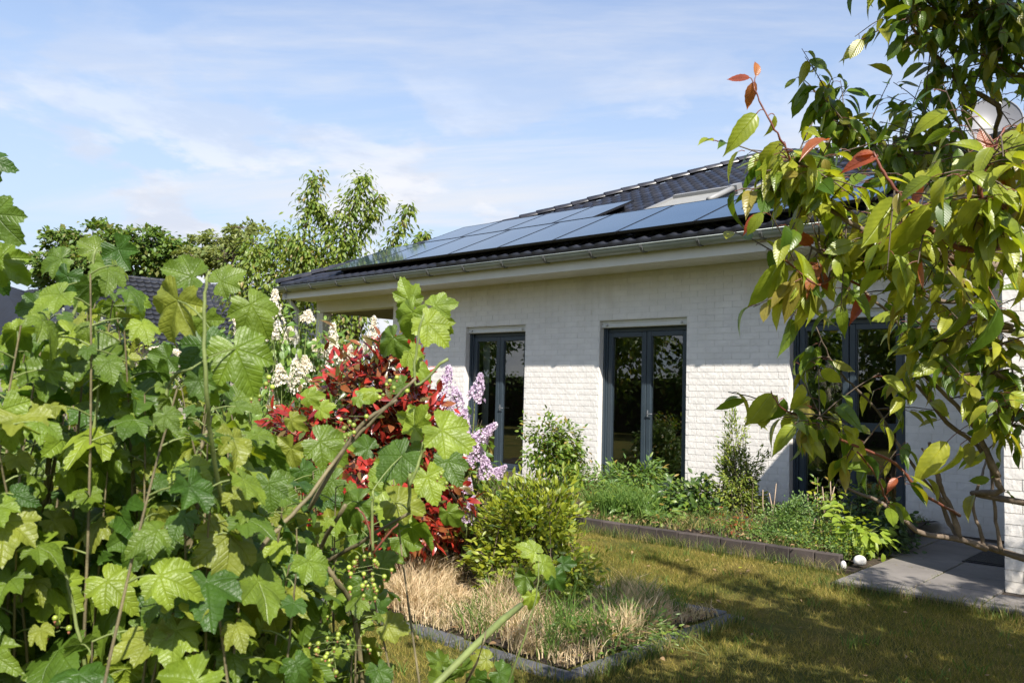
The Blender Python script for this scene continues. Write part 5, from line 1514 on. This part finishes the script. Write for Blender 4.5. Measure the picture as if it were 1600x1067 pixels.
currant('thin branched blackcurrant bush nearest the square bed with clusters of green berries', (560, 1300), 2.0,
    [([(590, 1400, 1.9), (560, 1000, 1.8), (520, 900, 1.7), (500, 860, 1.7), (540, 790, 1.6)], .006, .004), ([(583, 860, 1.5), (582, 800, 1.5), (583, 765, 1.5)], .003, .002, 'greenstem'), ([(583, 860, 1.5), (572, 810, 1.5), (555, 792, 1.5)], .002, .0015, 'twigred'), ([(583, 865, 1.5), (610, 830, 1.5), (622, 818, 1.5)], .002, .0015, 'twigred'),
     ([(640, 760, 1.45), (655, 720, 1.45), (662, 690, 1.45)], .003, .002, 'greenstem'), ([(640, 800, 1.5), (640, 740, 1.45)], .003, .003, 'greenstem'), ([(420, 1000, 1.8), (480, 900, 1.8), (560, 850, 1.7), (640, 800, 1.6)], .006, .003)],
    [(690, 672, 98, -35, 1, (.25, .45)), (628, 712, 92, -140, 0, (-.2, .5)), (655, 660, 62, 170, 1), (668, 745, 76, -70, 1), (648, 668, 70, 60, 1), (560, 785, 86, -150, 0), (592, 768, 46, 80, 1), (618, 785, 84, -20, 0), (545, 840, 66, -100, 0), (628, 840, 66, -20, 0), (600, 880, 52, -80, 0), (640, 700, 60, -100, 0), (700, 720, 70, -60, 0), (520, 750, 70, -160, 0),
     (535, 930, 56, 170, 0), (500, 960, 60, -120, 1), (545, 985, 50, -60, 1), (470, 1000, 76, -120, 1), (570, 1010, 66, -60, 0), (505, 1020, 76, -80, 0), (440, 960, 70, -60, 0), (540, 1050, 70, -110, 0), (590, 950, 46, 40, 0), (480, 900, 66, -120, 0), (530, 880, 60, -160, 0), (500, 640, 40, 20, 1), (455, 655, 44, -40, 0), (560, 620, 34, -20, 1), (430, 700, 60, -60, 1), (575, 700, 50, 150, 0), (700, 800, 50, -60, 0), (610, 735, 60, -160, 1), (720, 690, 40, 0, 1), (440, 1030, 90, -80, 1), (450, 840, 76, -150, 0), (480, 845, 66, -60, 1), (560, 970, 44, -30, 1)],
    [(430, 760), (470, 720), (520, 700), (560, 740), (640, 700), (690, 760), (640, 860), (600, 900), (590, 960), (590, 1060), (620, 1400), (400, 1400)], 42, (1.5, 2.3), 12,
    [(583, 868, 34, 14, 1.5), (575, 900, 26, 8, 1.5), (525, 990, 38, 16, 1.5), (500, 940, 20, 5, 1.55), (560, 870, 20, 6, 1.5), (490, 1010, 18, 4, 1.4), (690, 740, 18, 4, 1.7)])
currant('single currant shoot with a few lobed leaves in front of the azalea', (840, 1150), 2.6,
    [([(700, 1500, 2.6), (760, 1180, 2.5), (815, 1010, 2.4), (838, 930, 2.4), (842, 880, 2.4)], .004, .002, 'greenstem')],
    [(822, 900, 50, -100, 0), (848, 880, 50, -20, 1), (866, 900, 48, -50, 0), (835, 862, 46, 150, 1), (880, 880, 36, 0, 0), (830, 930, 36, -80, 1), (760, 1030, 46, 170, 0), (720, 1045, 60, -90, 0), (700, 1060, 60, 180, 0), (780, 1050, 50, -30, 0), (690, 1035, 46, 150, 0), (745, 1060, 56, -60, 0)],
    [(660, 1090), (800, 1090), (800, 1400), (660, 1400)], 3, (2.2, 2.6), 8, [])
# broken cane leaning across the grass
bc = empty('broken_cane', at(690, 1070, 2.0), 'broken bare currant cane with a torn yellow end leaning over the lawn edging', 'stick')
MB().tube([at(600, 1150, 1.9), at(690, 1060, 2.0), at(740, 1010, 2.1), at(785, 968, 2.2), at(814, 945, 2.3)], [.008, .0085, .009, .0095, .008], 10).build('cane', MAT['greenstem'], bc)
MB().tube([at(700, 1120, 2.2), at(745, 1035, 2.05), at(757, 1000, 2.08), at(759, 985, 2.1)], [.004, .003, .003, .002], 6).build('side_twig', MAT['stem'], bc)

# ------------------------------------------------------------------ cherry tree at the right
cht = empty('cherry_tree', (1.35, 3.5, LZ), 'cherry tree reaching in from the right with large drooping leaves and red shoot tips', 'tree')
tr = MB(); trunk = [(1.35, 3.5, LZ), (1.3, 3.52, .4), (1.2, 3.5, .9), (1.15, 3.45, 1.5), (1.25, 3.4, 2.3), (1.2, 3.4, 3.2)]
tr.tube(trunk, [.11, .095, .085, .07, .05, .03], 12); tr.build('trunk', MAT['bark'], cht)
TRK = [np.array(p) for p in trunk]
# limbs: picture anchors with depth, thickness at both ends (m), leaf density per metre, leaf class
BR = []
def limb(pts_, r0, r1, dens, cls, mat='bark', start=True, hangk=1.0):
    w = [at(x, y, d) for x, y, d in pts_]
    if start:
        s = min(TRK, key=lambda q: np.linalg.norm(q-w[0])*1.0 + abs(q[2]-w[0][2]+.3)); w = [s]+w
    seg = []
    seg = crom(w, 5); seg = seg+rng.normal(size=seg.shape)*.0012
    MB().tube(seg, list(np.linspace(r0, r1, len(seg))*(1+.12*rng.normal(size=len(seg)).clip(-1, 1))), 8).build('branch', MAT[mat], cht)
    BR.append((seg, dens, cls, hangk)); return seg
# lower scaffold seen bare against the terrace
limb([(1600, 872, 3.0), (1540, 856, 3.0), (1500, 842, 3.0), (1440, 832, 3.0), (1405, 805, 3.0), (1370, 782, 3.05), (1330, 765, 3.1), (1310, 750, 3.1)], .015, .0035, 0, 0)
limb([(1500, 840, 3.0), (1488, 800, 3.0), (1470, 760, 3.0), (1458, 720, 3.0), (1452, 690, 3.0)], .011, .006, 2, 0, start=False)
limb([(1500, 845, 3.0), (1480, 810, 3.05), (1467, 770, 3.05), (1468, 742, 3.1), (1440, 700, 3.1)], .009, .004, 2, 0, start=False)
limb([(1565, 862, 3.0), (1560, 835, 3.0), (1552, 780, 3.0), (1548, 730, 3.0), (1530, 690, 3.0)], .008, .004, 2, 0, start=False)
limb([(1538, 856, 3.0), (1532, 830, 3.0), (1520, 790, 3.0), (1530, 755, 3.0), (1540, 720, 3.1)], .007, .004, 2, 0, start=False)
limb([(1600, 785, 2.9), (1565, 765, 2.9), (1545, 720, 2.9), (1520, 690, 2.9), (1480, 660, 2.9), (1440, 610, 2.9), (1415, 590, 2.9)], .013, .005, 5, 0)
limb([(1560, 745, 2.8), (1530, 680, 2.8), (1500, 640, 2.8), (1470, 610, 2.8), (1420, 560, 2.8), (1400, 500, 2.8), (1350, 455, 2.8), (1330, 400, 2.8)], .010, .0035, 11, 1, start=False)
limb([(1400, 690, 3.0), (1370, 640, 3.0), (1330, 600, 3.0), (1300, 565, 3.0), (1275, 510, 3.0)], .006, .002, 14, 0, 'twig', start=False)
limb([(1480, 790, 3.0), (1440, 745, 3.0), (1400, 690, 3.0)], .007, .005, 4, 0, start=False)
limb([(1500, 805, 2.98), (1440, 770, 2.85), (1400, 725, 2.8), (1345, 700, 2.75), (1300, 680, 2.7), (1262, 655, 2.65), (1225, 640, 2.6), (1205, 612, 2.6)], .006, .002, 20, 2, 'twigred', start=False)
limb([(1400, 815, 3.0), (1385, 780, 2.9), (1370, 745, 2.8), (1340, 705, 2.7)], .004, .003, 10, 0, 'twigred', start=False)
limb([(1350, 450, 2.5), (1310, 430, 2.4), (1280, 445, 2.3), (1250, 425, 2.3), (1225, 405, 2.3), (1212, 412, 2.3)], .005, .0018, 24, 2, 'twigred', start=False, hangk=1.6)
# bright mass in the middle
limb([(1640, 420, 2.6), (1560, 430, 2.5), (1480, 400, 2.4), (1420, 380, 2.4), (1370, 370, 2.3), (1300, 330, 2.3), (1250, 290, 2.3), (1240, 250, 2.3)], .018, .003, 34, 2)
limb([(1600, 380, 2.2), (1510, 390, 2.1), (1450, 355, 2.1), (1410, 310, 2.1), (1380, 270, 2.1), (1365, 240, 2.1)], .010, .0028, 12, 2, 'twigred', start=False)
limb([(1620, 330, 2.1), (1560, 330, 2.05), (1530, 300, 2.0), (1545, 250, 2.0), (1570, 200, 2.0)], .010, .003, 16, 2, 'twigred')
limb([(1560, 430, 2.5), (1500, 470, 2.6), (1440, 460, 2.6), (1400, 430, 2.5), (1340, 410, 2.5), (1290, 400, 2.4), (1250, 370, 2.4)], .008, .003, 34, 2, start=False)
limb([(1650, 520, 2.7), (1580, 510, 2.6), (1520, 500, 2.6), (1460, 540, 2.7), (1400, 545, 2.8)], .010, .004, 13, 1)
limb([(1620, 600, 2.7), (1570, 590, 2.7), (1530, 560, 2.7), (1480, 520, 2.7)], .007, .003, 10, 1)
limb([(1640, 680, 2.7), (1600, 650, 2.7), (1570, 660, 2.7), (1550, 640, 2.7)], .007, .003, 9, 1)
limb([(1240, 290, 2.3), (1235, 250, 2.25), (1215, 210, 2.2), (1190, 165, 2.2), (1178, 135, 2.2)], .0035, .0018, 3, 3, 'twigred', start=False)
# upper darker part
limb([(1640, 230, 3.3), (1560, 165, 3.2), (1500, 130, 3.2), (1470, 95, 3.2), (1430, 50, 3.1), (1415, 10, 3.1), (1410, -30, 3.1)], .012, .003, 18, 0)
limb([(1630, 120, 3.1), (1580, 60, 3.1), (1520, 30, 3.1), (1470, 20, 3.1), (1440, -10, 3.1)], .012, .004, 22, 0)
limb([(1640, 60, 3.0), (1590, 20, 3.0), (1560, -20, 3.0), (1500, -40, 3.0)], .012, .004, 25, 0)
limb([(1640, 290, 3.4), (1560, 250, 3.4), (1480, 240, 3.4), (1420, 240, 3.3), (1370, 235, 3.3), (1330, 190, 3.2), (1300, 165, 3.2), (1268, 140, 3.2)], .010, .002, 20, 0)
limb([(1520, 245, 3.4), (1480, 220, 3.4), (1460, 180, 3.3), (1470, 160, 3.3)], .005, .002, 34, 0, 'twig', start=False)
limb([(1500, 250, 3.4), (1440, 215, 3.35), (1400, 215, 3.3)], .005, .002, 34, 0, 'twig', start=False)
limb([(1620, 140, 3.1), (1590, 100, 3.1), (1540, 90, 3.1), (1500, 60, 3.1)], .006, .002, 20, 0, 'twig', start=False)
# crown outside the picture, casting the dappled shade on the lawn
def wlimb(p, q, r0, dens):
    p = np.asarray(p, float); q = np.asarray(q, float); seg = curve(p, (p+q)/2+UP*.3, q, 9)
    BR.append((seg, dens, 0, 1.0)); return (seg, r0)
om = MB(); rs = np.random.default_rng(5)
for k in range(150):
    s = TRK[rs.integers(2, 6)]; a = rs.uniform(-3.14, 3.14); L = rs.uniform(.9, 2.6)
    q = s+np.array([math.cos(a)*L, math.sin(a)*L, rs.uniform(-.1, 1.6)])
    bad = False
    for f_ in (.35, .6, .8, 1.0, 1.1):
        pr = project(s*(1-f_)+q*f_+UP*.3*f_*(1-f_)-UP*.1)
        if pr is not None and pr[0] < 1680 and pr[1] > -90: bad = True
    if bad or q[1] < 1.9: continue
    seg, r0 = wlimb(s, q, .03, 34.5); om.tube(seg, list(np.linspace(.028, .005, 9)), 6, False)
om.build('branch', MAT['bark'], cht)
# leaves
P = []; D = []; N = []; S = []; MS = []; pet = MB(); tw = MB()
OUTF = [False]
def put_leaf(node, dirn, size, cls, hk=1.0):
    base = node+dirn*random.uniform(.015, .035)-UP*.006
    if OUTF[0]:
        q = project(base-UP*.06)
        if q is not None and q[0] < 1660 and q[1] > -60: return
    pet.tube([node, (node+base)/2+UP*.003, base], .0011, 4, False)
    d = dirn*.75+np.array([0, 0, -.62*hk])+rng.normal(size=3)*.30
    n_ = SUN*.45+dirn*.65+UP*.25+rng.normal(size=3)*.42
    q = project(base)                                # a natural gap in the crown round the dish
    if q is not None and math.hypot(q[0]-1552, q[1]-190) < 52 and random.random() < .93: return
    P.append(base); D.append(d); N.append(n_); S.append(size); MS.append(cls)
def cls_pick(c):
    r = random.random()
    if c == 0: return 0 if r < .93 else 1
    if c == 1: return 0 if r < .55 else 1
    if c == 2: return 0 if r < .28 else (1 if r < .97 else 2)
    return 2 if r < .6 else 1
def twig_leaves(seg, dens, c, hk, depth=0):
    L = np.sum(np.linalg.norm(np.diff(seg, axis=0), axis=1)); n_ = int(L*dens)
    if depth == 0 and dens > 5:
        for k in range(int(L*dens/1.45)):              # side twigs, each with its tuft of leaves
            tt = random.uniform(.25, 1)*(len(seg)-1.01); i = int(tt); f = tt-i; p = seg[i]*(1-f)+seg[i+1]*f
            dr = norm(rng.normal(size=3)+np.array([0, 0, .15])); l = random.uniform(.08, .26)
            q = p+dr*l; qm = project(q)
            if qm is not None and qm[2] < 1.6: continue
            sg = curve(p, (p+q)/2+UP*.02, q, 4); tw.tube(sg, [.0028, .0022, .0018, .0014], 4, False)
            m = random.randint(4, 7)
            for j in range(m):
                u = (j+.6)/m; pp = sg[0]*(1-u)+sg[-1]*u
                az = random.random()*6.28; o = norm(np.array([math.cos(az), math.sin(az), .1])+dr*.5)
                put_leaf(pp, o, .090*random.uniform(.55, 1.15), cls_pick(c), hk)
    else:
        for k in range(n_):
            tt = (k+.5)/n_*(len(seg)-1.01); i = int(tt); f = tt-i; p = seg[i]*(1-f)+seg[i+1]*f
            az = k*2.4; put_leaf(p, norm(np.array([math.cos(az), math.sin(az), .1])), .11*random.uniform(.6, 1.05), cls_pick(c), hk)
for seg, dens, c, hk in BR:
    OUTF[0] = len(seg) == 9 and dens == 34.5
    twig_leaves(seg, dens, c, hk)
# single leaves one can pick out
for (x, y, d, L, ang, c) in ((1182, 178, 2.2, .125, -130, 1), (1210, 180, 2.2, .06, -100, 1), (1225, 222, 2.25, .11, -140, 1), (1180, 128, 2.2, .07, -110, 2), (1172, 122, 2.2, .06, 175, 2), (1181, 120, 2.2, .05, 80, 2),
                             (1215, 412, 2.3, .14, -115, 1), (1225, 408, 2.3, .15, -100, 1), (1245, 425, 2.3, .15, -95, 1), (1205, 614, 2.6, .13, -125, 1), (1215, 618, 2.6, .14, -135, 1), (1225, 622, 2.6, .12, -105, 0), (1262, 138, 3.2, .12, -120, 0), (1280, 155, 3.2, .13, -115, 0), (1300, 165, 3.2, .13, -105, 0), (1318, 185, 3.2, .14, -95, 0), (1330, 192, 3.2, .14, -75, 0),
                             (1190, 335, 2.2, .07, -140, 2), (1365, 240, 2.1, .05, 170, 2), (1372, 245, 2.1, .09, -170, 2), (1555, 250, 2.0, .13, -60, 1), (1545, 240, 2.0, .07, 100, 2), (1450, 320, 2.05, .15, -120, 1), (1400, 310, 2.1, .16, -125, 1), (1430, 340, 2.1, .16, -120, 1), (1600, 200, 2.0, .16, -130, 1), (1520, 330, 2.0, .18, -30, 1),
                             (1480, 690, 2.8, .17, -135, 1), (1500, 695, 2.8, .14, -100, 1), (1560, 480, 2.4, .16, -110, 0), (1510, 470, 2.3, .15, -100, 0)):
    p = at(x, y, d); a = math.radians(ang)
    allp = np.concatenate([b_[0] for b_ in BR]); near = allp[np.argmin(np.linalg.norm(allp-p, axis=1))]
    if np.linalg.norm(near-p) < .16: pet.tube(curve(near, (near+p)/2+UP*.012, p, 5), .0014, 4, False)
    P.append(p); D.append(AX[0]*math.cos(a)+AX[1]*math.sin(a)+AX[2]*random.uniform(-.3, .3)); N.append(-AX[2]*.7+AX[1]*.5+AX[0]*random.uniform(-.5, .7)); S.append(L); MS.append(c)
pet.build('leaf_stalk', MAT['twigred'], cht)['kind'] = 'stuff'; tw.build('twig', MAT['twig'], cht)['kind'] = 'stuff'
P = np.array(P); print('cherry leaves', len(P))
pieces(cht, 'leaf', P_CHE, frames(P, np.array(D), np.array(N), np.array(S)), [MAT['cherry'], MAT['cherrypale'], MAT['cherryred']], 'foliage', 300, matsel=np.array(MS))
print('objects', len(bpy.data.objects), 'tris', sum(len(m.polygons) for m in bpy.data.meshes))
